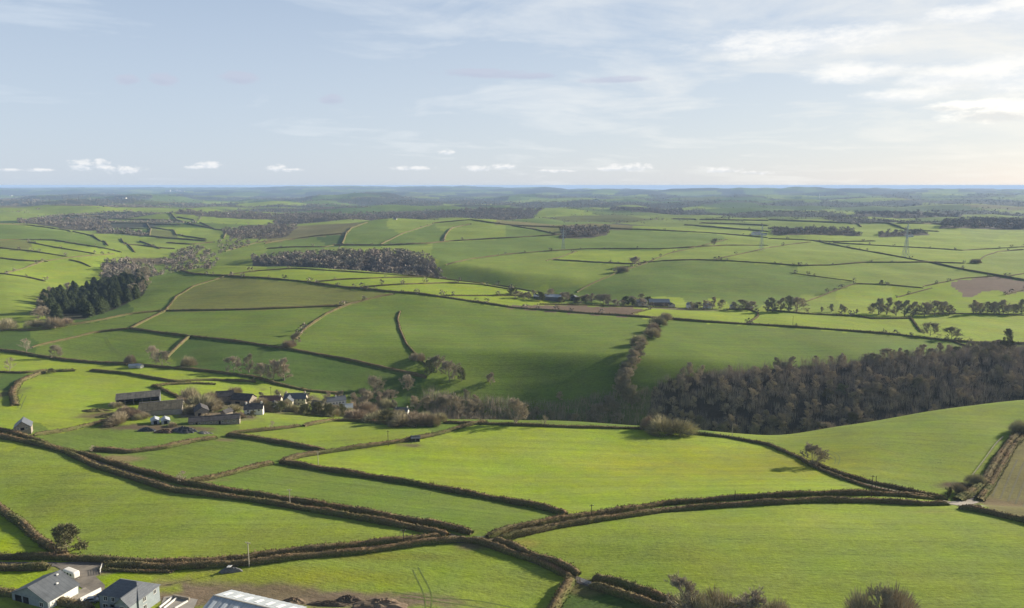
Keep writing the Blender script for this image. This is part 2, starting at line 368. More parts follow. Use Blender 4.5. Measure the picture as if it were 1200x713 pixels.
M = {
 'ground': ground_mat(), 'hedge': hedge_mat(),
 'bark': plain('bark', (.22, .19, .15), .95, .25, 2), 
 'twig': twig_mat('bare_twigs', (.36, .30, .23), (.32, .29, .20)),
 'twig_bush': twig_mat('thicket_twigs', (.34, .32, .19), (.36, .28, .20)),
 'stems': tree_far_mat('upright_stems', ((.30, .25, .20), (.20, .18, .13), (.38, .33, .27))),
 'twig_wood': twig_mat('bare_wood_twigs', (.38, .315, .235), (.31, .29, .20)),
 'ivy': twig_mat('ivy_and_twigs', (.14, .16, .07), (.20, .18, .095)),
 'needle': twig_mat('conifer_needles', (.042, .056, .024), (.06, .075, .032)),
 'far_tree': tree_far_mat('far_trees', ((.21, .17, .14), (.11, .125, .08), (.27, .23, .18))),
 'far_hedge': tree_far_mat('far_hedges', ((.05, .05, .028), (.06, .06, .03), (.07, .055, .038))),
 'slate': plain('slate_roof', (.115, .125, .14), .5, .2, 3, .4, courses=2.2, stain=.25),
 'slate_old': plain('old_slate_roof', (.085, .08, .078), .8, .35, .8, courses=1.2, stain=.35),
 'asbestos': plain('fibre_cement_roof', (.12, .115, .10), .9, .3, .6, courses=-.7, stain=.4),
 'asb_moss': plain('mossy_fibre_cement_roof', (.10, .092, .066), .95, .4, .4, courses=-.7, stain=.45),
 'metal': plain('grey_sheet_roof', (.40, .43, .45), .5, .08, .5, .5, courses=-1, stain=.2),
 'metal_dark': plain('dark_sheet_roof', (.11, .12, .13), .6, .12, .5, .4, courses=-.8, stain=.3),
 'rooflight': plain('rooflight_sheet', (.72, .74, .72), .4, .05, .5, .5),
 'white': plain('white_render', (.66, .64, .59), .85, .06, 1),
 'cream': plain('pale_render', (.48, .43, .34), .9, .1, 1),
 'stone': plain('rubble_stone', (.26, .225, .18), .95, .35, 1.6),
 'greywall': plain('grey_cladding', (.22, .25, .26), .8, .12, 1),
 'concrete': plain('concrete', (.27, .25, .22), .9, .15, .6),
 'timber': plain('weathered_timber', (.14, .115, .085), .9, .3, 2),
 'steel': plain('galvanised_steel', (.42, .44, .46), .45, .1, 2, .5, .4),
 'dark': plain('dark_opening', (.012, .012, .013), .9, .1, 1),
 'glass': plain('window_glass', (.03, .035, .04), .12, .1, 1, .6),
 'tarmac': plain('lane_tarmac', (.12, .11, .10), .95, .25, .5),
 'gravel': plain('gravel', (.27, .24, .20), .95, .25, .35),

 'verge': plain('lane_verge_grit', (.15, .125, .085), .95, .3, .4),
 'yard': plain('worn_yard', (.17, .15, .125), .95, .35, .3),
 'rut': plain('pressed_grass', (.115, .15, .035), 1, .3, .6),
 'rut2': plain('wet_wheel_rut', (.10, .095, .045), 1, .3, .6),
 'brick': plain('clay_pot', (.35, .14, .08), .9, .1, 2),
 'red_roof': plain('reddish_slate_roof', (.17, .10, .085), .85, .25, 1.2),
 'blue_roof': plain('blue_grey_sheet_roof', (.10, .13, .16), .6, .15, .5, .4),
 'polewood': plain('creosoted_pole', (.07, .055, .04), .9, .2, 2),
 'palewood': plain('weathered_pale_wood', (.38, .34, .27), .9, .15, 2),
 'dark_earth': plain('dark_earth', (.09, .068, .05), 1, .4, .8),
 'tarp_grey': plain('grey_sheeting', (.13, .13, .125), .7, .35, .9),
 'rust': plain('rusty_scrap', (.11, .075, .055), .9, .5, 1.1),
 'tuft': plain('rough_tussocks', (.14, .125, .05), 1, .4, .6),
 'earth': plain('bare_earth', (.17, .125, .085), 1, .3, .3),
 'car_dark': plain('dark_car_paint', (.02, .022, .026), .25, .05, 1, .6),
 'car_grey': plain('silver_car_paint', (.35, .37, .39), .25, .05, 1, .6),
 'rubber': plain('rubber', (.02, .02, .02), .8, .1, 1),
 'tarp': plain('black_silage_sheet', (.02, .022, .026), .35, .3, .7, .5),
 'blue_metal': plain('faded_blue_sheet', (.10, .14, .17), .6, .25, .5),
}

# ------------------------------------------------------------------ object helpers
def mesh(name, V, Fc, mat, parent=None, smooth=False, link=True):
    me = bpy.data.meshes.new(name); me.from_pydata([tuple(v) for v in V] if not isinstance(V, np.ndarray) else V.tolist(), [], Fc); 
    me.materials.append(mat)
    if smooth: me.polygons.foreach_set('use_smooth', [True] * len(me.polygons))
    me.update()
    o = bpy.data.objects.new(name, me)
    if link: C.objects.link(o)
    if parent: o.parent = parent
    return o
def trimesh_np(name, V, T, mat, parent=None, smooth=False, tone=None):
    """fast mesh from numpy: V (n,3), T (m,k) all faces of one size"""
    V = np.asarray(V, np.float32); T = np.asarray(T, np.int32); k = T.shape[1]
    me = bpy.data.meshes.new(name); me.vertices.add(len(V)); me.vertices.foreach_set('co', V.ravel())
    me.loops.add(T.size); me.loops.foreach_set('vertex_index', T.ravel())
    me.polygons.add(len(T)); me.polygons.foreach_set('loop_start', np.arange(0, T.size, k, dtype=np.int32))
    if smooth: me.polygons.foreach_set('use_smooth', np.ones(len(T), bool))
    me.update(calc_edges=True); me.materials.append(mat)
    if tone is not None:
        a = me.attributes.new('tone', 'FLOAT', 'POINT'); a.data.foreach_set('value', np.asarray(tone, np.float32))
    o = bpy.data.objects.new(name, me); C.objects.link(o)
    if parent: o.parent = parent
    return o
def tag(o, label, cat, group=None, kind=None):
    if label: o['label'] = label
    if cat: o['category'] = cat
    if group: o['group'] = group
    if kind: o['kind'] = kind
    return o
def empty(name, loc, rz=0):
    o = bpy.data.objects.new(name, None); C.objects.link(o); o.location = loc; o.rotation_euler = (0, 0, rz); o.empty_display_size = 1
    return o
# ------------------------------------------------------------------ hedges: traced lines on the land
# (label, width m, height m, [(px, py) ...])
HEDGES = [
 ('brown hedge at the left edge ending by the lone ivy-clad tree', 3.0, 2.4, [(-40,572),(0,598),(25,615),(45,633),(62,645),(78,654)]),
 ('verge hedge on the far side of the lane above the two houses', 2.4, 2.0, [(-40,655),(0,655),(60,655),(120,658),(200,661),(290,657),(300,653),(401,642),(477,634),(516,629)]),
 ('hedge on the near side of the lane from behind the house to the lane fork', 2.4, 2.0, [(124,664),(200,667),(300,661),(350,654),(426,648),(502,637),(540,634),(565,637),(600,650),(630,659),(658,673),(671,679)]),
 ('short flailed hedge dropping to the bottom edge from the corner beside the grey gate', 3.2, 2.4, [(670,681),(663,692),(650,713),(640,735)]),
 ('dark hedge on the far side of the lane between the fork and the grey gate', 2.6, 2.6, [(578,636),(600,643),(625,655),(650,663),(678,675)]),
 ('far hedge of the lane running to the bottom edge right of the grey gate', 2.6, 2.5, [(695,680),(726,686),(762,698),(782,708),(830,726)]),
 ('near hedge of the lane running to the bottom edge right of the grey gate', 2.4, 2.2, [(692,688),(726,698),(757,708),(790,720)]),
 ('upper of the two long brown hedges curving right from the lane fork', 2.6, 2.2, [(571,631),(600,621),(650,612),(701,604),(777,592),(852,586),(900,583),(963,580),(1021,580),(1077,583),(1110,586)]),
 ('lower of the two long brown hedges curving right from the lane fork', 2.6, 2.2, [(584,634),(600,630),(650,619),(701,611),(777,600),(852,594),(900,591),(963,588),(1026,589),(1077,592),(1110,592)]),
 ('upper hedge of the long brown lane descending from the stone barn', 2.6, 2.3, [(-40,497),(0,506),(30,513),(63,526),(106,536),(151,550),(214,567),(252,574),(300,581),(388,595),(451,607),(502,615),(553,626)]),
 ('lower hedge of the long brown lane descending from the stone barn', 2.6, 2.2, [(-40,503),(0,513),(45,522),(78,531),(113,548),(164,564),(202,576),(252,582),(300,588),(376,601),(451,614),(489,621),(524,629)]),
 ('hedge separating the dull green strip from the bright convex field above the lane', 2.8, 2.4, [(329,543),(376,551),(426,559),(489,569),(553,581),(600,590),(638,597),(663,604)]),
 ('rough brown cross hedge climbing from the long lane towards the dull green strip', 2.8, 2.0, [(222,566),(245,562),(270,556),(300,548),(320,544)]),
 ('scrubby bank hedge rising along the left side of the bright convex field', 3.4, 2.0, [(331,541),(350,536),(388,530),(451,521),(477,517),(515,509),(552,498),(570,495)]),
 ('hedge along the brow of the bright convex field', 2.2, 1.6, [(520,496),(552,497),(600,498.5),(676,501.5),(751,503),(815,509),(852,513),(900,522),(938,538),(950,546),(983,560),(1021,573),(1064,583),(1095,586)]),
 ('short upper hedge of the lane past the lone round tree', 2.2, 1.7, [(946,542),(963,548),(988,558),(1026,568),(1077,579),(1110,585)]),
 ('dark clipped hedge leaving the right edge below the ploughed slope', 2.6, 2.2, [(1124,596),(1152,601),(1200,612),(1240,622)]),
 ('dark left hedge of the steep lane at the right edge', 4.0, 2.6, [(1122,587),(1138,580),(1155,565),(1166,544),(1185,518),(1200,504),(1230,480)]),
 ('right hedge of the steep lane beside the olive slope', 3.0, 2.0, [(1148,587),(1160,571),(1175,545),(1188,522),(1200,512),(1235,488)]),
 ('dark garden hedge at the bottom left corner below the low grey building', 2.8, 2.2, [(-40,690),(0,696),(38,701),(76,708),(106,716)]),
 ('dark clipped hedge on the near side of the lane left of the low grey building', 2.4, 2.2, [(-40,668),(0,668),(38,668),(58,667)]),
 ('low bank hedge on the lawn behind the slate-roofed house', 1.2, .8, [(117,668),(151,670),(202,671)]),
 ('hedge from the stone barn to the silage heaps', 2.4, 1.8, [(40,511),(76,506),(114,497),(141,491)]),
 ('curving hedge south of the farmyard', 3.2, 2.2, [(108,528),(151,531),(192,526),(227,518),(254,514)]),
 ('thick flailed hedge zigzagging below the farmhouse', 3.2, 2.3, [(266,511),(300,515),(333,521),(380,529)]),
 ('low hedge left of the small tree below the village', 2.6, 1.8, [(270,509),(300,506),(330,503),(352,500)]),
 ('dark hedge along the foot of the village garden trees', 2.6, 2.0, [(356,500),(388,494),(414,494),(450,497),(487,501)]),
 ('scrubby hedge curling round the left end of the bright farm field', 4.0, 2.2, [(18,476),(15,461),(23,448),(45,439),(60,436),(88,435)]),
 ('short hedge at the left edge above the scrub', 2.2, 1.8, [(-40,435),(0,437),(30,438),(58,435)]),
 ('long dark hedge at the left below the pair of round trees', 3.0, 2.4, [(-40,407),(0,411),(38,417),(76,423),(114,426),(150,428)]),
 ('hedge with a dark shadow along the top of the bright farm field', 2.4, 2.0, [(106,435),(151,439),(177,444),(202,448),(240,446),(300,448)]),
 ('hedge dropping from the field corner to the open-fronted barn', 2.4, 2.0, [(179,453),(195,460),(210,467)]),
 ('short hedge above the willow scrub by the barns', 2.4, 1.6, [(181,453),(200,451),(227,450),(252,451)]),
 ('hedge under the shaded hillside, continuing to the farm houses', 2.6, 2.0, [(150,428),(177,430),(215,433),(252,437),(300,443),(325,451),(363,459),(398,462)]),
 ('brown hedge sloping up across the left hillside to the five-way corner', 2.4, 2.0, [(38,408),(76,399),(114,390),(152,386)]),
 ('long hedge along the foot of the shaded central hill', 2.6, 2.2, [(152,386),(189,391),(220,395),(252,398),(300,404),(350,412),(401,421),(451,432),(500,443)]),
 ('pale brown bank climbing from the five-way corner to the hilltop', 2.6, 1.8, [(152,386),(177,373),(194,365),(207,348),(227,336),(265,324)]),
 ('pale brown bank dropping down the shaded slope to the tree clump', 3.0, 2.0, [(222,395),(207,408),(195,420)]),
 ('hedge below the conifer wood running right to the hill corner', 2.6, 2.2, [(-40,387),(0,387),(38,388),(61,385),(101,379),(152,369),(187,365),(252,364),(300,363),(350,361),(401,359)]),
 ('hedge bank running diagonally down the middle hill to a scrub clump', 2.8, 2.0, [(462,345),(441,349),(409,357),(383,368),(356,387),(347,398)]),
 ('long heavy dark hedge over the brow of the central hill', 2.8, 2.6, [(212,318),(227,322),(265,324),(300,326),(350,330),(401,337),(462,343),(489,345),(527,350),(600,361),(676,367),(751,372),(827,378),(900,382),(976,387),(1051,393),(1107,400),(1152,403),(1200,404),(1240,405)]),
 ('thin hedge along the skyline of the central hill', 2.2, 1.8, [(265,323),(300,318),(345,315),(363,316),(426,320),(489,324),(552,331),(600,337),(630,343)]),
 ('upper short hedge branching across the bright hilltop fields', 2.2, 1.8, [(368,331),(401,328),(451,326),(502,325)]),
 ('second hedge branching across the bright hilltop fields', 2.2, 1.8, [(424,337),(464,334),(527,332),(565,334),(600,340)]),
 ('short straight hedge left of the long grey barn on the hill', 2.0, 1.6, [(517,347),(560,347),(600,347),(622,348)]),
 ('scrub in the gully that splits the central hillside', 2.2, 1.4, [(469,365),(466,374),(469,388),(477,405),(488,417),(500,428)]),
 ('thin hedge above the ploughed strip on the hill', 1.8, 1.4, [(630,357),(688,358),(741,360),(792,361)]),
 ('short hedge at the right end of the ploughed strip', 1.8, 1.2, [(741,368),(762,363)]),
 ('curved hedge of the lane bend right of the hill farm', 2.2, 1.8, [(852,363),(878,363),(888,367),(888,372),(876,379)]),
 ('dark hedge under the hillside trees right of the hill farm', 2.4, 2.0, [(900,364),(938,368),(976,370),(1006,371),(1021,374),(1067,374)]),
 ('thin hedge in front of the row of bare trees at the right', 2.0, 1.6, [(1067,369),(1120,368),(1200,370),(1240,371)]),
 ('short hedge down the lane to the pair of round trees', 2.6, 2.0, [(1066,372),(1072,380),(1080,390)]),
 ('brown hedge leaving the pair of round trees for the wood', 2.6, 1.8, [(1117,401),(1137,408),(1168,418)]),
 ('heavy dark hedge running diagonally below the nearest pylon', 3.4, 3.0, [(950,282),(1001,292),(1051,301),(1089,308),(1127,316),(1178,325),(1200,329),(1240,334)]),
 ('dark hedge arching across the right hillside fields', 3.0, 2.6, [(648,305),(701,308),(741,310),(777,306),(815,305),(852,306),(900,309),(938,312),(976,311),(1014,308),(1089,308),(1130,309)]),
 ('hedge along the top of the right plateau below the white house', 2.6, 2.4, [(900,280),(945,282),(976,284),(1026,283)]),
 ('wavy hedge passing the foot of the nearest pylon', 2.6, 2.2, [(976,285),(1026,288),(1097,292),(1127,294),(1178,291),(1200,290),(1240,289)]),
 ('hooked hedge near the right edge dropping to a small bush', 2.6, 2.2, [(1200,293),(1173,295),(1155,300),(1146,307)]),
 ('faint hedge joining two dark hedges on the right hillside', 1.6, 1.2, [(925,320),(962,325),(1001,330)]),
 ('hedge rising from the bare trees round the right hillside field', 2.2, 2.0, [(940,356),(971,344),(1001,333),(1039,334),(1082,338)]),
 ('hedge beside the ploughed field on the right hillside', 2.2, 1.8, [(1051,349),(1092,338)]),
 ('hedge along the upper edge of the ploughed field at the right', 2.2, 1.8, [(1082,336),(1127,327),(1165,324)]),
 ('hedge along the lower edge of the ploughed field at the right', 1.8, 1.4, [(1178,346),(1200,340),(1235,332)]),
 ('short hedge at the right edge above the ploughed field', 2.2, 2.0, [(1178,325),(1200,321),(1240,315)]),
 ('hedge in shadow climbing to the plateau left of the pylon', 2.2, 2.0, [(900,291),(925,287),(950,284)]),
 ('hedge through the middle of the opposite hillside', 2.8, 2.4, [(522,311),(552,304),(600,298),(638,295),(688,292),(777,292),(815,290),(852,288),(900,288)]),
 ('short hedge joining two field corners left of the lone hillside tree', 2.4, 2.0, [(640,306),(656,302),(676,295)]),
 ('long straight diagonal hedge past the lone hillside tree', 2.6, 2.2, [(676,343),(686,337),(696,332),(726,319),(757,309),(782,298),(815,290),(852,281)]),
 ('short diagonal hedge right of the lone hillside tree', 2.4, 2.0, [(835,305),(878,296),(900,291)]),
 ('dark hedge along the crest behind the opposite hillside', 3.0, 2.8, [(391,288),(451,288),(502,286),(527,283),(600,279),(650,276),(688,271),(711,268),(764,270),(827,273),(900,279)]),
 ('short hedge dropping from the crest to the far pylon', 2.6, 2.2, [(600,265),(630,270),(653,275)]),
 ('thin far hedge above the wooded dip left of centre', 2.6, 2.4, [(507,262),(552,258),(578,262),(607,265),(663,267),(701,269)]),
 ('hedge beside the thicket on the far hill left of centre', 2.8, 2.4, [(310,286),(338,281),(371,277),(406,274)]),
 ('scrubby hedge climbing the far hill left of centre', 3.4, 3.0, [(401,286),(405,276),(411,268),(431,261)]),
 ('curving hedge rising over the round far hill', 2.8, 2.4, [(446,287),(472,274),(507,263)]),
 ('steep short hedge on the round far hill', 3.4, 3.0, [(520,283),(522,276),(532,267),(552,263)]),
 ('dark hedge along the crest of the upper left hillside', 3.0, 2.6, [(-40,262),(0,263),(30,264),(61,268),(81,271),(109,277),(126,288)]),
 ('hedge through the upper left hillside bending to the woods', 2.6, 2.2, [(-40,283),(0,282),(25,281),(63,282),(88,286),(126,292),(142,296)]),
 ('dark straight hedge sloping down the yellow-green left slope', 2.6, 2.2, [(33,284),(63,290),(111,298)]),
 ('dark hedge across the left slope above the conifer wood', 2.8, 2.4, [(-40,286),(0,291),(38,295),(78,301)]),
 ('short dark hedge at the left edge above the small sloping field', 2.8, 2.4, [(-40,300),(0,303),(25,306),(56,307)]),
 ('brown hedge curving along the foot of the left slope', 2.6, 2.2, [(5,321),(25,316),(50,307),(76,303),(106,300),(134,298)]),
 ('short hedge from the left slope down to the conifer wood', 2.6, 2.2, [(81,305),(95,308),(106,313)]),
 ('hedge at the left edge running down to the conifer wood', 2.6, 2.2, [(-40,317),(0,321),(30,325),(53,330)]),
 ('crest hedge of the far strip fields, first above the wooded dip', 3.2, 3.0, [(76,253),(116,254),(134,262)]),
 ('uppermost hedge of the far strip fields', 3.2, 2.8, [(126,257),(177,258),(212,259)]),
 ('kinked hedge in the far strip fields', 3.2, 2.8, [(134,262),(172,262),(177,269),(175,277)]),
 ('hedge left of the kinked one in the far strip fields', 2.8, 2.4, [(141,268),(174,269)]),
 ('second hedge of the far strip fields', 2.8, 2.4, [(174,263),(212,264)]),
 ('hedge slanting down the far bright field toward the dip', 3.2, 3.0, [(199,250),(207,258),(222,263),(248,268)]),
 ('upper hedge round the dark green far field', 3.0, 2.6, [(207,255),(227,258),(252,269)]),
 ('long lower hedge of the far strip fields', 3.0, 2.6, [(141,274),(192,279),(242,283)]),
 ('hedge stepping down through the far strip fields', 3.0, 2.6, [(177,267),(204,271),(207,276),(242,281)]),
 ('short hedge ending at the woods below the far strip fields', 3.2, 3.0, [(164,283),(187,292)]),
 ('thin hedge edging the small fields right of the left-hand valley woods', 3.0, 2.6, [(264,295),(282,290),(301,285),(318,283)]),
 ('hedge across the slope above the woods, below the kinked far hedge', 3.0, 2.6, [(146,287),(165,288),(186,291),(205,292)]),
 ('short hedge linking the strip fields to the woods on the left', 3.0, 2.6, [(142,280),(150,287),(158,296)]),
 ('lowest hedge of the strip fields, ending above the central woods', 3.0, 2.6, [(195,285),(225,287),(252,284)]),
 ('hedge down the small slope between the two left-hand woods', 3.0, 2.6, [(262,262),(268,272),(262,280)]),
 ('hedge along the shallow rise beyond the left-hand woods', 3.0, 2.6, [(252,269),(275,272),(300,271),(316,266)]),
 ('hedge under the dark green far field left of centre', 3.0, 2.6, [(312,292),(345,290),(380,290),(392,288)]),
 ('topmost thin hedge of the far right plateau', 3.4, 2.8, [(900,258),(950,260),(996,262),(1009,266)]),
 ('hedge on the far right plateau ending at a gap left of the nearest pylon', 3.2, 2.8, [(1009,262),(1041,262),(1061,269)]),
 ('long hedge of the far right plateau behind the nearest pylon', 3.2, 2.8, [(1051,262),(1090,263),(1122,264),(1160,262)]),
 ('hedge behind the wooded strip on the right plateau', 3.2, 2.8, [(900,268),(930,269),(963,270)]),
 ('short far hedge just right of the nearest pylon', 3.0, 2.6, [(1061,270),(1080,271),(1100,272)]),
 ('uppermost hedge left of the second pylon', 3.4, 2.8, [(787,257),(830,258),(900,259)]),
 ('second hedge down left of the second pylon', 3.2, 2.8, [(820,262),(860,263),(900,265)]),
 ('third hedge down left of the second pylon', 3.2, 2.8, [(802,264),(840,267),(878,270),(900,272)]),
]

def trace(pts, step=7.0):
    """picture polyline -> world polyline, with samples that slip over a brow removed"""
    out = []
    for (a, b), (c, d) in zip(pts[:-1], pts[1:]):
        n = max(1, int(math.hypot(c - a, d - b) / step))
        for k in range(n): out.append((a + (c - a) * k / n, b + (d - b) * k / n))
    out.append(pts[-1])
    P = [at(*q) for q in out]
    keep = [True] * len(P)
    for _ in range(4):
        idx = [i for i in range(len(P)) if keep[i]]
        dep = np.log([P[i].y for i in idx])
        for k in range(len(idx)):
            lo, hi = max(0, k - 3), min(len(idx), k + 4)
            med = np.median(dep[lo:hi])
            if dep[k] - med > (.10 if med < 6.4 else .22): keep[idx[k]] = False
    P = [P[i] for i in range(len(P)) if keep[i]]
    # a depth jump that remains (a brow) is bridged by the straight line between its ends only if short
    return P
def resample(P, step):
    Q = np.array([[p.x, p.y] for p in P]); seg = np.hypot(*np.diff(Q, axis=0).T); t = np.concatenate([[0], np.cumsum(seg)])
    n = max(2, int(t[-1] / step) + 1); s = np.linspace(0, t[-1], n)
    x = np.interp(s, t, Q[:, 0]); y = np.interp(s, t, Q[:, 1])
    k = 5
    if n > 2 * k:   # round the corners a little
        w = np.hanning(k + 2)[1:-1]; w /= w.sum()
        x2 = np.convolve(np.pad(x, k // 2, mode='reflect', reflect_type='odd'), w, 'valid'); y2 = np.convolve(np.pad(y, k // 2, mode='reflect', reflect_type='odd'), w, 'valid')
        x, y = x2, y2
    return x, y, t[-1]
def hedge_arrays(P, w, h, g, dens=1.0):
    dist = float(np.mean([p.y for p in P]))
    if dist > 1400: far_ = min(1 + (dist - 1400) / 1800, 1.8); w *= far_; h *= far_
    step = min(max(dist / 260, .9), 8)
    x, y, length = resample(P, step); n = len(x)
    tx, ty = np.gradient(x), np.gradient(y); l = np.hypot(tx, ty) + 1e-6; nx, ny = -ty / l, tx / l
    z = groundv(x, y)
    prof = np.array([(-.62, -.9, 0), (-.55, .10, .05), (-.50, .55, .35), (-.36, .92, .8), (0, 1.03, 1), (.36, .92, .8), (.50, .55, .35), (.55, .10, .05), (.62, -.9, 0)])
    if dist > 700: prof = prof[[0, 2, 4, 6, 8]]
    m = len(prof)
    w = w * .80; h = h * .90; lump = .93 + .12 * np.sin(np.cumsum(g.uniform(0, .5, n))) + .08 * np.sin(np.cumsum(g.uniform(0, .12, n))) + g.normal(0, .045, n)
    end = np.minimum(1, .55 + np.minimum(np.arange(n), np.arange(n)[::-1]) * step / 3.0)
    ja = g.normal(0, .05, (n, m)); jh = g.normal(0, .045, (n, m))
    ac = prof[None, :, 0] * w * (.85 + .25 * lump[:, None]) + ja * w
    up = np.where(prof[None, :, 1] > 0, prof[None, :, 1] * h * (lump * end)[:, None] + jh * h, prof[None, :, 1])
    vx = x[:, None] + nx[:, None] * ac; vy = y[:, None] + ny[:, None] * ac
    gz = groundv(vx.ravel(), vy.ravel()).reshape(n, m)
    vz = .5 * gz + .5 * z[:, None] + up
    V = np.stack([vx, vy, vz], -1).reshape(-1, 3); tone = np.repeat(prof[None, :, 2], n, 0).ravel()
    i = np.arange(n - 1)[:, None] * m + np.arange(m - 1)[None, :]
    q = np.stack([i, i + m, i + m + 1, i + 1], -1).reshape(-1, 4)
    T = np.concatenate([q[:, [0, 1, 2]], q[:, [0, 2, 3]]])
    caps = [[0, k + 1, k] for k in range(1, m - 1)] + [[(n - 1) * m, (n - 1) * m + k, (n - 1) * m + k + 1] for k in range(1, m - 1)]
    T = np.concatenate([T, np.array(caps)])
    # loose twigs standing off the surface
    per = 44 if dist < 330 else 24 if dist < 520 else 6 if dist < 900 else 0
    cnt = int(length * per * dens)
    if cnt:
        a = g.integers(0, n, cnt); b = np.clip((g.beta(1.2, 1.2, cnt) * m).astype(int), 1, m - 2) if m > 5 else g.integers(1, m - 1, cnt)
        base = V.reshape(n, m, 3)[a, b] + g.normal(0, .25, (cnt, 3)) * [1, 1, .4]
        sz = g.uniform(.2, .55, cnt) * (1 + dist / 900)
        dirn = np.stack([nx[a] * (b - (m - 1) / 2) * .28 + g.normal(0, .45, cnt), ny[a] * (b - (m - 1) / 2) * .28 + g.normal(0, .45, cnt), g.uniform(.15, 1.0, cnt)], -1)
        dirn /= np.linalg.norm(dirn, axis=1, keepdims=True)
        side = np.cross(dirn, g.normal(0, 1, (cnt, 3))); side /= np.linalg.norm(side, axis=1, keepdims=True) + 1e-6
        wd = sz * g.uniform(.12, .3, cnt)
        p0 = base - side * wd[:, None]; p1 = base + side * wd[:, None]; p2 = base + dirn * sz[:, None]
        k0 = len(V); V = np.concatenate([V, np.stack([p0, p1, p2], 1).reshape(-1, 3)])
        T = np.concatenate([T, k0 + np.arange(cnt * 3).reshape(-1, 3)])
        tn = np.repeat(np.clip(prof[b, 2] + g.normal(.1, .2, cnt), 0, 1.2), 3); tone = np.concatenate([tone, tn])
    if dist < 640:      # shoots and saplings left standing above the flailed top
        spots = max(1, int(length / (14 if dist < 330 else 22)))
        for _ in range(spots):
            a = g.integers(1, n - 1); cl = 26; hh = g.uniform(.5, 1.5) * (1.6 if g.random() < .15 else 1)
            b0 = np.array([x[a], y[a], z[a] + h * .75]) + g.normal(0, 1, (cl, 3)) * [.7, .7, .2]
            dr = np.stack([g.normal(0, .35, cl), g.normal(0, .35, cl), np.full(cl, 1.0)], -1) * hh * g.uniform(.4, 1, (cl, 1))
            sd_ = np.cross(dr, g.normal(0, 1, (cl, 3))); sd_ /= np.linalg.norm(sd_, axis=1, keepdims=True) + 1e-6; sd_ *= .09
            k0 = len(V); V = np.concatenate([V, np.stack([b0 - sd_, b0 + sd_, b0 + dr], 1).reshape(-1, 3)])
            T = np.concatenate([T, k0 + np.arange(cl * 3).reshape(-1, 3)]); tone = np.concatenate([tone, np.full(cl * 3, .9)])
    return V, T, tone
HP = []
for lab, w, h, pts in HEDGES:
    P = trace(pts)
    if len(P) < 2: continue
    HP.append((lab, w, h, pts, P))
def build_hedges():
    g = np.random.default_rng(11)
    for lab, w, h, pts, P in HP:
        V, T, tone = hedge_arrays(P, w, h, g)
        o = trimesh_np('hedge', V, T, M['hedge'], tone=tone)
        tag(o, lab, 'hedge', 'hedges between the fields')

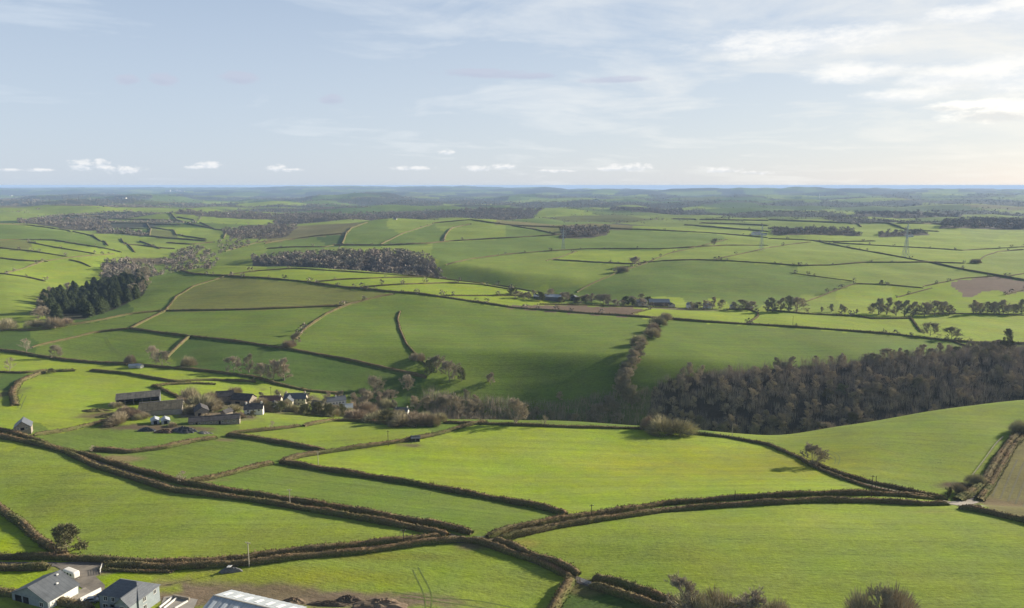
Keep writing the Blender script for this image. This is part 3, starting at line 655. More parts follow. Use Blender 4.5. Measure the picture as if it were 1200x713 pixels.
# ------------------------------------------------------------------ fields: colour of each parcel
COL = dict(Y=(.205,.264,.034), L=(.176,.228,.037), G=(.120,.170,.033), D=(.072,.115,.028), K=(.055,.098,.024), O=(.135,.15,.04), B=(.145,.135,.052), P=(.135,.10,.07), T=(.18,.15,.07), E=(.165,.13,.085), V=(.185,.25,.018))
SEEDS = [
 (120,600,'L'),(300,620,'L'),(400,625,'L'),(20,570,'L'),(15,630,'V'),(30,685,'V'),(20,709,'L'),(160,668,'V'),(230,675,'V'),(430,590,'G'),(340,575,'G'),(560,600,'G'),(650,545,'Y'),(480,540,'Y'),(880,560,'Y'),(980,572,'Y'),(500,530,'Y'),
 (800,640,'L'),(1000,650,'L'),(700,640,'L'),(1150,640,'L'),(420,680,'L'),(340,680,'L'),(500,690,'L'),(600,690,'L'),(560,650,'L'),(710,705,'D'),(720,670,'L'),(770,685,'L'),(1050,530,'L'),(950,525,'L'),(1120,560,'L'),(1180,570,'B'),(1110,602,'L'),
 (20,530,'L'),(10,521,'Y'),(90,475,'Y'),(60,450,'Y'),(130,480,'Y'),(130,515,'G'),(70,520,'G'),(230,535,'G'),(180,545,'G'),(300,530,'G'),(310,522,'G'),(430,512,'L'),(400,520,'L'),(300,497,'L'),(250,500,'G'),(320,495,'L'),(240,503,'G'),(262,518,'G'),
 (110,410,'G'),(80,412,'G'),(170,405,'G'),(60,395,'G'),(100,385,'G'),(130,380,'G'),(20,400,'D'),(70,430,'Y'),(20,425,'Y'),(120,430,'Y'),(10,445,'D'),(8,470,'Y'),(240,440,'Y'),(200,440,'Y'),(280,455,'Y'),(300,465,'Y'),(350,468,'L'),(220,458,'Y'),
 (300,420,'D'),(380,440,'D'),(450,450,'D'),(250,410,'D'),(270,378,'G'),(330,380,'G'),(220,378,'G'),(410,390,'G'),(430,365,'G'),(560,400,'G'),(500,375,'G'),(640,420,'G'),(700,400,'G'),(620,380,'G'),(820,400,'G'),(950,410,'G'),(850,385,'G'),(600,470,'G'),(525,462,'G'),(700,470,'G'),(800,440,'G'),(950,450,'G'),(1020,410,'G'),(1100,462,'L'),(1000,478,'L'),(1170,455,'L'),  # D strip at the hill foot: darker green, with the slope's shade painted in
 (330,345,'O'),(250,345,'O'),(400,348,'O'),(130,360,'D'),(170,355,'G'),(200,330,'G'),(185,330,'G'),(240,320,'L'),(320,322,'Y'),(400,323,'Y'),(470,322,'Y'),(440,332,'Y'),(500,330,'Y'),(530,340,'Y'),(480,340,'Y'),(600,354,'Y'),(560,355,'Y'),(560,350,'Y'),(590,343,'Y'),(640,352,'Y'),(660,345,'G'),
 (600,358,'P'),(640,361,'P'),(700,363,'P'),(735,364,'P'),(830,370,'Y'),(780,368,'Y'),(960,376,'Y'),(900,374,'Y'),(1040,384,'Y'),(1120,385,'Y'),(1180,385,'Y'),(1000,381,'Y'),(1030,367,'Y'),
 (1000,350,'Y'),(960,352,'L'),(880,345,'G'),(900,330,'G'),(820,335,'G'),(1050,325,'L'),(980,322,'L'),(1100,345,'V'),(1080,350,'V'),(1150,355,'V'),(1140,335,'P'),(1180,335,'P'),(1170,350,'V'),(960,298,'L'),(1000,303,'L'),(1080,300,'Y'),(1060,292,'Y'),(1120,302,'Y'),(1180,308,'L'),(1100,286,'Y'),(1180,286,'Y'),(1040,284,'Y'),(1150,314,'L'),(1190,325,'Y'),
 (700,300,'Y'),(730,303,'Y'),(620,303,'L'),(640,300,'L'),(560,308,'L'),(600,310,'L'),(620,320,'L'),(560,322,'L'),(680,320,'L'),(660,325,'L'),(640,286,'G'),(560,292,'G'),(760,283,'G'),(720,280,'G'),(820,280,'G'),(780,302,'L'),(840,297,'L'),(880,302,'L'),(900,284,'L'),(870,283,'L'),(790,296,'L'),(920,292,'L'),
 (640,270,'O'),(610,272,'G'),(680,268,'B'),(700,265,'B'),(570,272,'L'),(540,276,'L'),(480,280,'G'),(495,270,'G'),(440,283,'G'),(430,280,'G'),(450,275,'G'),(400,281,'D'),(350,284,'G'),(320,290,'G'),(380,270,'B'),(350,275,'B'),(410,295,'L'),(450,292,'L'),(350,293,'G'),(950,265,'L'),(850,262,'Y'),(860,267,'L'),(1020,266,'Y'),(1090,268,'Y'),(1160,268,'L'),(860,258,'L'),(960,272,'Y'),(1030,258,'L'),(940,260,'G'),(780,262,'L'),(470,265,'L'),(530,262,'L'),
 (40,275,'G'),(100,283,'G'),(20,258,'L'),(50,262,'L'),(110,270,'L'),(20,286,'O'),(50,288,'Y'),(90,290,'Y'),(120,294,'Y'),(40,300,'Y'),(15,297,'Y'),(90,300,'L'),(20,312,'L'),(15,305,'L'),(60,318,'Y'),(90,312,'Y'),(100,305,'Y'),(20,335,'L'),(10,355,'L'),(5,368,'L'),(20,378,'L'),(40,340,'L'),
 (160,260,'G'),(160,266,'G'),(155,271,'D'),(190,261,'G'),(190,266,'L'),(192,274,'O'),(150,280,'L'),(190,283,'L'),(220,280,'L'),(170,290,'L'),(120,281,'L'),(230,262,'K'),(240,262,'G'),(220,267,'Y'),(270,276,'L'),(230,273,'L'),(250,256,'G'),(215,250,'G'),(255,275,'L'),(140,264,'G'),(280,290,'L'),(270,295,'L'),
]
DEBUG = False
def build_fields():
    import heapq
    W, Hh = 660, 260            # half-resolution parcel chart (x from -60 px, y from 200 px)
    bar = np.zeros((Hh, W), np.float32)
    for lab, w, h, pts, P in HP:
        for (a, b), (c, d) in zip(pts[:-1], pts[1:]):
            n = int(math.hypot(c - a, d - b) * 1.5) + 2
            for k in range(n + 1):
                X = int((a + (c - a) * k / n + 60) / 2); Y = int((b + (d - b) * k / n - 200) / 2)
                if 0 <= X < W and 0 <= Y < Hh: bar[Y, X] = 1
                if 0 <= X < W and 0 <= Y + 1 < Hh: bar[Y + 1, X] = max(bar[Y + 1, X], .5)
    lab = -np.ones((Hh, W), np.int32); best = np.full((Hh, W), 1e9); q = []
    for i, (px, py, c) in enumerate(SEEDS):
        X, Y = int((px + 60) / 2), int((py - 200) / 2); Y = min(Y, Hh - 1)
        best[Y, X] = 0; heapq.heappush(q, (0.0, Y, X, i))
    while q:
        d, y, x, i = heapq.heappop(q)
        if lab[y, x] >= 0: continue
        lab[y, x] = i
        for dy, dx, k in ((0, 1, 1), (0, -1, 1), (1, 0, 1.6), (-1, 0, 1.6)):
            Y, X = y + dy, x + dx
            if 0 <= Y < Hh and 0 <= X < W and lab[Y, X] < 0:
                nd = d + k * (1 + 120 * bar[Y, X])
                if nd < best[Y, X]: best[Y, X] = nd; heapq.heappush(q, (nd, Y, X, i))
    # parcels that no hedge divides are one field
    par = list(range(len(SEEDS)))
    def find(a):
        while par[a] != a: par[a] = par[par[a]]; a = par[a]
        return a
    from collections import Counter
    cnt = Counter(); tot = Counter()
    for A, B, ba, bb in ((lab[:, 1:], lab[:, :-1], bar[:, 1:], bar[:, :-1]), (lab[1:], lab[:-1], bar[1:], bar[:-1])):
        k = (A != B); o_ = k & (ba < .4) & (bb < .4)
        for a, b in zip(A[k], B[k]): tot[(min(a, b), max(a, b))] += 1
        for a, b in zip(A[o_], B[o_]): cnt[(min(a, b), max(a, b))] += 1
    for (a, b), n_ in cnt.items():
        if n_ > 6 and n_ > .5 * tot[(a, b)]:
            if SEEDS[a][2] == SEEDS[b][2]: par[find(b)] = find(a)
            elif DEBUG: print('SEAM', SEEDS[a], SEEDS[b], n_)
    return np.array([find(i) for i in range(len(SEEDS))])[lab]
FIELD = build_fields()
def parcel_far(x, y):
    """world-fixed patchwork of far parcels: nearest and second nearest jittered centres"""
    G = 330.0
    u = x / G * .8; v = y / (G * 1.5)
    i0 = np.floor(u).astype(int); j0 = np.floor(v).astype(int)
    b1 = np.full(x.shape, 9.0); b2 = np.full(x.shape, 9.0); idn = np.zeros(x.shape, np.int64)
    for di in (-1, 0, 1):
        for dj in (-1, 0, 1):
            i, j = i0 + di, j0 + dj
            hsh = (i * 73856093) ^ (j * 19349663)
            hx = ((hsh * 2654435761) % 1000003) / 1000003.0; hy = ((hsh * 40503 + 12345) % 999983) / 999983.0
            d = np.hypot(u - i - .12 - .76 * hx, v - j - .12 - .76 * hy)
            nb = d < b1
            b2 = np.where(nb, b1, np.minimum(b2, d)); idn = np.where(nb, np.abs(hsh * 7919) % 100003, idn); b1 = np.where(nb, d, b1)
    return idn, (b2 - b1) * G
# ------------------------------------------------------------------ ground sheet
def wpoly(pts): return [(p.x, p.y) for p in (atd(a, d) for a, d in pts)]
W1 = wpoly([(752,428),(850,424),(930,420),(1050,420),(1260,430),(1290,520),(1200,548),(1160,552),(1125,530),(1050,512),(1000,502),(950,492),(900,483),(850,474),(800,470),(765,458)])
W2 = [(at(*q).x, at(*q).y) for q in [(46,366),(60,378),(100,374),(140,360),(168,346),(174,332),(152,324),(110,338),(80,343),(54,352)]]
FARW = [
 ([(296,1100),(350,1070),(405,980),(440,880),(470,880),(515,860),(525,960),(500,1080),(470,1140),(420,1140),(390,1150),(340,1160),(296,1160)], 430, 9, 14, 51, 4.5),
 ([(120,900),(170,920),(180,1000),(150,1080),(120,1050)], 90, 8, 13, 53, 5),
 ([(25,1900),(110,1850),(130,2000),(125,2250),(60,2300),(20,2200)], 220, 9, 14, 54, 6),
 ([(110,1750),(165,1600),(175,1680),(125,1900)], 60, 8, 12, 55, 6),
 ([(205,2500),(215,2950),(330,2800),(320,2400),(270,2450)], 220, 10, 15, 56, 6),
 ([(320,2300),(500,2350),(500,2900),(330,2900)], 520, 10, 16, 57, 7),
 ([(270,1550),(330,1500),(350,1900),(300,2100),(260,1800)], 200, 8, 13, 58, 6),
 ([(660,1700),(715,1700),(712,1480),(690,1420),(655,1400)], 120, 9, 14, 59, 6),
 ([(715,3200),(800,3000),(800,3400),(720,3600)], 260, 12, 18, 60, 7),
 ([(1100,1850),(1240,1850),(1250,2150),(1110,2150)], 240, 12, 18, 61, 7),
 ([(905,1620),(945,1620),(1010,1640),(1000,1750),(905,1720)], 120, 9, 14, 62, 6),
 ([(1000,2700),(1060,2600),(1120,2500),(1130,3000),(1010,3200)], 200, 12, 17, 63, 8),
 ([(500,2450),(620,2600),(640,3200),(500,3000)], 330, 9, 15, 64, 8),
 ([(1030,1600),(1090,1620),(1085,1720),(1030,1700)], 50, 8, 12, 65, 6)]
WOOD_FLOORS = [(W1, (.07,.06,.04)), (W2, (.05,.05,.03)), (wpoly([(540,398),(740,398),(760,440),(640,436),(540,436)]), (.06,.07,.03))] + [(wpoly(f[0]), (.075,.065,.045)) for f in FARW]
def build_ground():
    nD, nU = H.shape
    V = np.stack([XX, YY, H], -1).reshape(-1, 3)
    i = np.arange(nD - 1)[:, None] * nU + np.arange(nU - 1)[None, :]
    q = np.stack([i, i + 1, i + nU + 1, i + nU], -1).reshape(-1, 4)
    o = trimesh_np('ground', V, q, M['ground'], smooth=True)
    X, Y, Z = V.T
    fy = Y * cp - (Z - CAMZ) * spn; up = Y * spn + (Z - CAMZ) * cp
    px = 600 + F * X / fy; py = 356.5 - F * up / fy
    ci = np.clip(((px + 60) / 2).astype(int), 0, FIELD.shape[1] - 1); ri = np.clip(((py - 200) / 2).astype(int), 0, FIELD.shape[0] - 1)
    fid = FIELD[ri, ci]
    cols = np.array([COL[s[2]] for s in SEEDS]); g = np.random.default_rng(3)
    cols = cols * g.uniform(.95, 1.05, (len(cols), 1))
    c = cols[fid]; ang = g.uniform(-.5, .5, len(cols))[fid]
    idn, edge = parcel_far(X, Y)
    pal = np.array([COL[k] for k in 'YLGGGDLDLDGGOBLGDGY']) * .9
    cf = pal[idn % len(pal)] * (.85 + .3 * ((idn // 7) % 10) / 10)[:, None]
    wood = (idn % np.where(Y < 5000, 4, 5) <= np.where(Y < 5000, 0, 2))
    cf = np.where(wood[:, None], np.array([[.062, .066, .045]]), cf)
    k = ((Y > 2550) | ((Y > 2000) & (py < 256)))[:, None]
    c = np.where(k, cf, c); ang = np.where(k[:, 0], (idn % 17) * .18, ang)
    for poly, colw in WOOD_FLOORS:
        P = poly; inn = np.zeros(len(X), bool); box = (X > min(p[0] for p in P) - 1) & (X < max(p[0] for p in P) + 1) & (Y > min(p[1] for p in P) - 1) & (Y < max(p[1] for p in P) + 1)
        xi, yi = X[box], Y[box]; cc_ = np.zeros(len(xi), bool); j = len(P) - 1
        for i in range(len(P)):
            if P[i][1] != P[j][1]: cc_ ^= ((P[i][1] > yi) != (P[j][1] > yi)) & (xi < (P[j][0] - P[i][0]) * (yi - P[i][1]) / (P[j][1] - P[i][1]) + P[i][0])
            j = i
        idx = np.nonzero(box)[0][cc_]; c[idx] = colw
    # worn and bare patches (world ellipses)
    def patch(px, py, rx, ry, col, soft=.5, rot=0, amp=.5):
        nonlocal c
        p = at(px, py); dx, dy = X - p.x, Y - p.y
        a = dx * math.cos(rot) + dy * math.sin(rot); b = -dx * math.sin(rot) + dy * math.cos(rot)
        r = np.sqrt((a / rx) ** 2 + (b / ry) ** 2) + amp * .3 * sines(X, Y, 14, 6, 31) + amp * .15 * sines(X, Y, 5, 6, 32)
        f = (1 - ramp(r, 1 - soft / 2, 1 + soft / 2))[:, None]
        f = f * ((np.abs(dx) < rx * 3 + ry * 3) & (np.abs(dy) < rx * 3 + ry * 3))[:, None]
        c = c * (1 - f) + np.array([col]) * f
    patch(275, 686, 23, 9, COL['E'], .35, -.15); patch(235, 702, 14, 5, COL['E'], .5); patch(400, 703, 34, 4.5, COL['E'], .5, .0)
    patch(318, 692, 12, 6, (.16,.13,.075), .6); patch(335, 675, 40, 5, (.19,.225,.03), .8)
    patch(100, 668, 10, 7, COL['E'], .4); patch(6, 462, 7, 16, (.12,.12,.05), .9); patch(125, 487, 16, 9, (.12,.10,.05), .6)
    patch(185, 502, 30, 7, (.12,.095,.06), .5); patch(250, 487, 26, 9, (.14,.115,.08), .5); patch(300, 478, 40, 16, (.11,.10,.055), .6); patch(400, 478, 46, 16, (.10,.09,.05), .6)
    patch(140, 538, 10, 6, COL['T'], .6); patch(225, 563, 14, 3, COL['T'], .8); patch(1175, 590, 14, 5, (.15,.12,.065), .8); patch(613, 637, 5, 3, (.24,.24,.04), .8)
    patch(870, 545, 60, 30, (.225,.24,.03), 1.2); patch(1125, 570, 10, 6, (.10,.075,.045), .7); patch(790, 362, 60, 14, (.12,.11,.06), .6)
    patch(180, 306, 60, 60, (.10,.08,.05), .5); patch(1135, 592, 8, 4, (.25,.22,.18), .4)
    patch(688, 690, 6, 5, (.13,.12,.05), .6); patch(553, 640, 5, 3, (.15,.13,.07), .8); patch(665, 606, 5, 2.5, (.16,.16,.05), .9); patch(545, 624, 4, 2, (.17,.19,.045), .9); patch(480, 522, 6, 3, (.14,.13,.06), .9); patch(262, 516, 5, 3, (.15,.14,.06), .9); patch(1090, 600, 8, 2, (.18,.20,.04), 1); patch(722, 690, 8, 2.5, (.15,.15,.045), .9); patch(440, 652, 30, 2.5, (.16,.18,.035), 1)
    me = o.data
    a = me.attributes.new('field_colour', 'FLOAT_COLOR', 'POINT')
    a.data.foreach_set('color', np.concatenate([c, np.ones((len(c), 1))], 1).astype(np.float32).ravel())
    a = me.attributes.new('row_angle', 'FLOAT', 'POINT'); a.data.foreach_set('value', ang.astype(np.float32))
    tag(o, None, None, kind='structure')
    s = mesh('sea', [(-62000, 12000, 0), (62000, 12000, 0), (62000, 53500, 0), (-62000, 53500, 0)], [(0, 1, 2, 3)], plain('sea_water', (.05, .09, .12), .35, .05, .001, .5))
    tag(s, None, None, kind='structure')
build_ground()
build_hedges()
# ------------------------------------------------------------------ trees
def tube(V, T, p0, p1, r0, r1, n=5):
    d = (p1 - p0); d.normalize(); s = d.orthogonal().normalized(); t = d.cross(s); k = len(V)
    for p, r in ((p0, r0), (p1, r1)):
        for i in range(n):
            a = 6.2832 * i / n; V.append(p + (s * math.cos(a) + t * math.sin(a)) * r)
    for i in range(n):
        j = (i + 1) % n; T.append((k + i, k + j, k + n + j)); T.append((k + i, k + n + j, k + n + i))
def make_bare(seed, h=10.0, spread=.42, trunk=.18, ntw=3200, upright=.5, tw=.075, rise=.25):
    """a leafless tree: (trunk verts, tris), (crown verts, tris)"""
    g = random.Random(seed); TV, TT, CV, CT, segs = [], [], [], [], []
    def limb(p, d, L, r, lv):
        n = 3 if lv < 3 else 2
        for i in range(n):
            q = p + d * (L / n); r2 = r * .78
            tube(CV, CT, p, q, r, r2, 4 if lv < 2 else 3)
            if lv > 1 or i > 0: segs.append((p.copy(), q.copy()))
            if lv < 4 and (i > 0 or lv == 0):
                for _ in range(2 if lv < 3 else 1):
                    s = d.orthogonal().normalized(); t = d.cross(s); a = g.uniform(0, 6.28); tl = g.uniform(.5, 1.0)
                    nd = (d * math.cos(tl) + (s * math.cos(a) + t * math.sin(a)) * math.sin(tl) + Vector((0, 0, .22))).normalized()
                    limb(q, nd, L * g.uniform(.5, .72), r2 * .6, lv + 1)
            p = q; r = r2; d = (d + Vector((g.gauss(0, .14), g.gauss(0, .14), .06 + g.gauss(0, .05)))).normalized()
    p = Vector((0, 0, -.5)); d = Vector((g.gauss(0, .05), g.gauss(0, .05), 1)).normalized(); r = h * .03; k = 9
    for i in range(k):
        q = p + d * (h * .80 / k); tube(TV, TT, p, q, r, r * .84, 6); f = (i + 1) / k
        if f > trunk:
            for _ in range(2 if f < .9 else 3):
                a = g.uniform(0, 6.28); prof = math.sin(math.pi * min(max((f - trunk) / (1 - trunk) * .78 + .22, 0), 1))
                tl = (1.25 - .65 * f) * (1.3 - .6 * upright)
                nd = Vector((math.cos(a) * math.sin(tl), math.sin(a) * math.sin(tl), math.cos(tl)))
                limb(q, nd, h * spread * (.35 + .5 * prof) * g.uniform(.75, 1.1), r * .5, 1)
        p = q; r *= .84; d = (d + Vector((g.gauss(0, .09), g.gauss(0, .09), .05))).normalized()
    cen = Vector((0, 0, h * .5))
    for _ in range(ntw):
        p, q = g.choice(segs); b = p.lerp(q, g.random()); out = (b - cen).normalized()
        d = (out * .8 + Vector((g.gauss(0, .5), g.gauss(0, .5), g.gauss(rise, .45)))).normalized(); L = g.uniform(.05, .12) * h
        s = d.cross(Vector((g.gauss(0, 1), g.gauss(0, 1), g.gauss(0, 1)))).normalized() * tw * g.uniform(.5, 1.2) * h / 10
        k0 = len(CV); CV += [b - s, b + s, b + d * L]; CT.append((k0, k0 + 1, k0 + 2))
    top = max(v.z for v in CV); kz = h / top
    mx = sum(v.x for v in CV) / len(CV); my = sum(v.y for v in CV) / len(CV)
    for arr in (TV, CV):
        for v in arr: f = min(max(v.z / top, 0) * 1.8, 1); v.x -= mx * f; v.y -= my * f
    for arr in (TV, CV):
        for v in arr: v.z *= kz
    return (TV, TT), (CV, CT)
def make_conifer(seed, h=14.0, r=.21):
    g = random.Random(seed); TV, TT, CV, CT = [], [], [], []
    tube(TV, TT, Vector((0, 0, -.5)), Vector((0, 0, h * .95)), h * .018, .03, 5)
    lay = 26
    for i in range(lay):
        z = h * (.12 + .84 * i / lay); R_ = h * r * (1 - (i / lay) ** 2.4) + .55; n = 12
        for j in range(n):
            a = 6.2832 * (j + g.random()) / n; L = R_ * g.uniform(.7, 1.25); dz = -L * g.uniform(.05, .45)
            b = Vector((0, 0, z + g.uniform(-.2, .2))); e = b + Vector((math.cos(a) * L, math.sin(a) * L, dz))
            s = Vector((-math.sin(a), math.cos(a), 0)) * L * .26; m_ = b.lerp(e, .6)
            k0 = len(CV); CV += [b + Vector((0, 0, .25)), m_ - s + Vector((0, 0, -.3)), e, m_ + s + Vector((0, 0, -.3))]; CT += [(k0, k0 + 1, k0 + 2), (k0, k0 + 2, k0 + 3)]
            for _ in range(3):
                q = b.lerp(e, g.uniform(.3, 1)); d = Vector((g.gauss(0, 1), g.gauss(0, 1), g.gauss(.2, .6))).normalized() * .55; s2 = d.cross(Vector((0, 0, 1))) * .35
                k0 = len(CV); CV += [q - s2, q + s2, q + d]; CT.append((k0, k0 + 1, k0 + 2))
    return (TV, TT), (CV, CT)
def make_bush(seed, h=4.0, rx=.9, n=2600, leaf=.05):
    """a rounded thicket: many thin stems fanning from the ground with a fuzzy domed outline"""
    g = random.Random(seed); TV, TT, CV, CT = [], [], [], []
    lobes = [(g.uniform(-.55, .55), g.uniform(-.45, .45), g.uniform(.65, 1.0)) for _ in range(6)]
    for _ in range(n):
        lx, ly, lh = g.choice(lobes)
        a = g.uniform(0, 6.28); el = math.acos(g.uniform(0, 1)) ; r = g.uniform(.55, 1.0)
        e = Vector(((lx + math.cos(a) * math.sin(el) * .55 * r) * h * rx, (ly + math.sin(a) * math.sin(el) * .55 * r) * h * rx, h * lh * (.15 + .85 * math.cos(el) * r)))
        b = Vector((lx * .6 * h * rx, ly * .6 * h * rx, 0)).lerp(e, g.uniform(.55, .8)); d = e - b
        s = d.cross(Vector((g.gauss(0, 1), g.gauss(0, 1), g.gauss(0, 1)))).normalized() * leaf * g.uniform(.5, 1.2) * (h / 4)
        k0 = len(CV); CV += [b - s, b + s, e]; CT.append((k0, k0 + 1, k0 + 2))
    for i in range(14):
        lx, ly, lh = g.choice(lobes); tube(TV, TT, Vector((lx * .3 * h, ly * .3 * h, -.4)), Vector((lx * .8 * h * rx, ly * .8 * h * rx, h * lh * .7)), .09 * h / 4, .03, 4)
    return (TV, TT), (CV, CT)
def to_mesh(name, parts, mats):
    V, T, mi = [], [], []
    for i, (v, t) in enumerate(parts):
        k = len(V); V += [tuple(p) for p in v]; T += [tuple(a + k for a in f) for f in t]; mi += [i] * len(t)
    me = bpy.data.meshes.new(name); me.from_pydata(V, [], T)
    for m in mats: me.materials.append(m)
    me.polygons.foreach_set('material_index', mi); me.update(); return me
PROTO = {}
def proto(kind, specs, crownmat):
    PROTO[kind] = []
    for a, b in specs:
        PROTO[kind].append((to_mesh('trunk', [a], [M['bark']]), to_mesh('crown', [b], [crownmat]), to_mesh(kind, [a, b], [M['bark'], crownmat])))
proto('round', [make_bare(i, 10, .44, .12, 11000, .45, tw=.055) for i in (1, 2, 3)], M['twig'])
proto('wood', [make_bare(i, 10, .25, .10, 4200, .95, tw=.06, rise=.9) for i in (11, 12, 13, 14, 17)] + [make_bare(i, 10, .32, .08, 4600, .8, tw=.06, rise=.7) for i in (15, 16)], M['twig_wood'])
proto('ivy', [make_bare(i, 10, .40, .10, 5200, .5, tw=.16) for i in (21, 22)], M['ivy'])
proto('conifer', [make_conifer(i) for i in (31, 32, 33)], M['needle'])
proto('bush', [make_bush(i, leaf=.035, n=4200) for i in (41, 42, 43, 44)], M['twig_bush'])
proto('sparse', [make_bare(i, 10, .32, .22, 700, .6) for i in (51, 52)], M['twig'])
PH = dict(round=10, wood=10, ivy=10, conifer=14, bush=4, sparse=10)
NAME = dict(round='bare_tree', wood='bare_tree', ivy='ivy_clad_tree', conifer='conifer_tree', bush='scrub_bush', sparse='thin_bare_tree')
def put_tree(p, h, kind, label, cat='tree', group=None, w=1.0, split=True, i=None):
    pr = PROTO[kind][rnd.randrange(len(PROTO[kind])) if i is None else i]; s = h / PH[kind]
    rz = rnd.uniform(0, 6.28)
    if split:
        o = empty(NAME[kind], (p.x, p.y, p.z - .1), rz); o.scale = (s * w, s * w, s)
        for nm, me in (('trunk' if kind != 'bush' else 'stems', pr[0]), ('crown', pr[1])):
            c = bpy.data.objects.new(nm, me); C.objects.link(c); c.parent = o
    else:
        o = bpy.data.objects.new(NAME[kind], pr[2]); C.objects.link(o); o.location = (p.x, p.y, p.z - .1); o.rotation_euler = (0, 0, rz); o.scale = (s * w, s * w, s)
    return tag(o, label, cat, group)
def tree_px(px, py, hpx, kind, label, w=1.0, cat=None, group=None, **k):
    p = at(px, py); h = hpx * p.y / F * 1.04
    return put_tree(p, h, kind, label, cat or ('bush' if kind == 'bush' else 'tree'), group, w, **k)

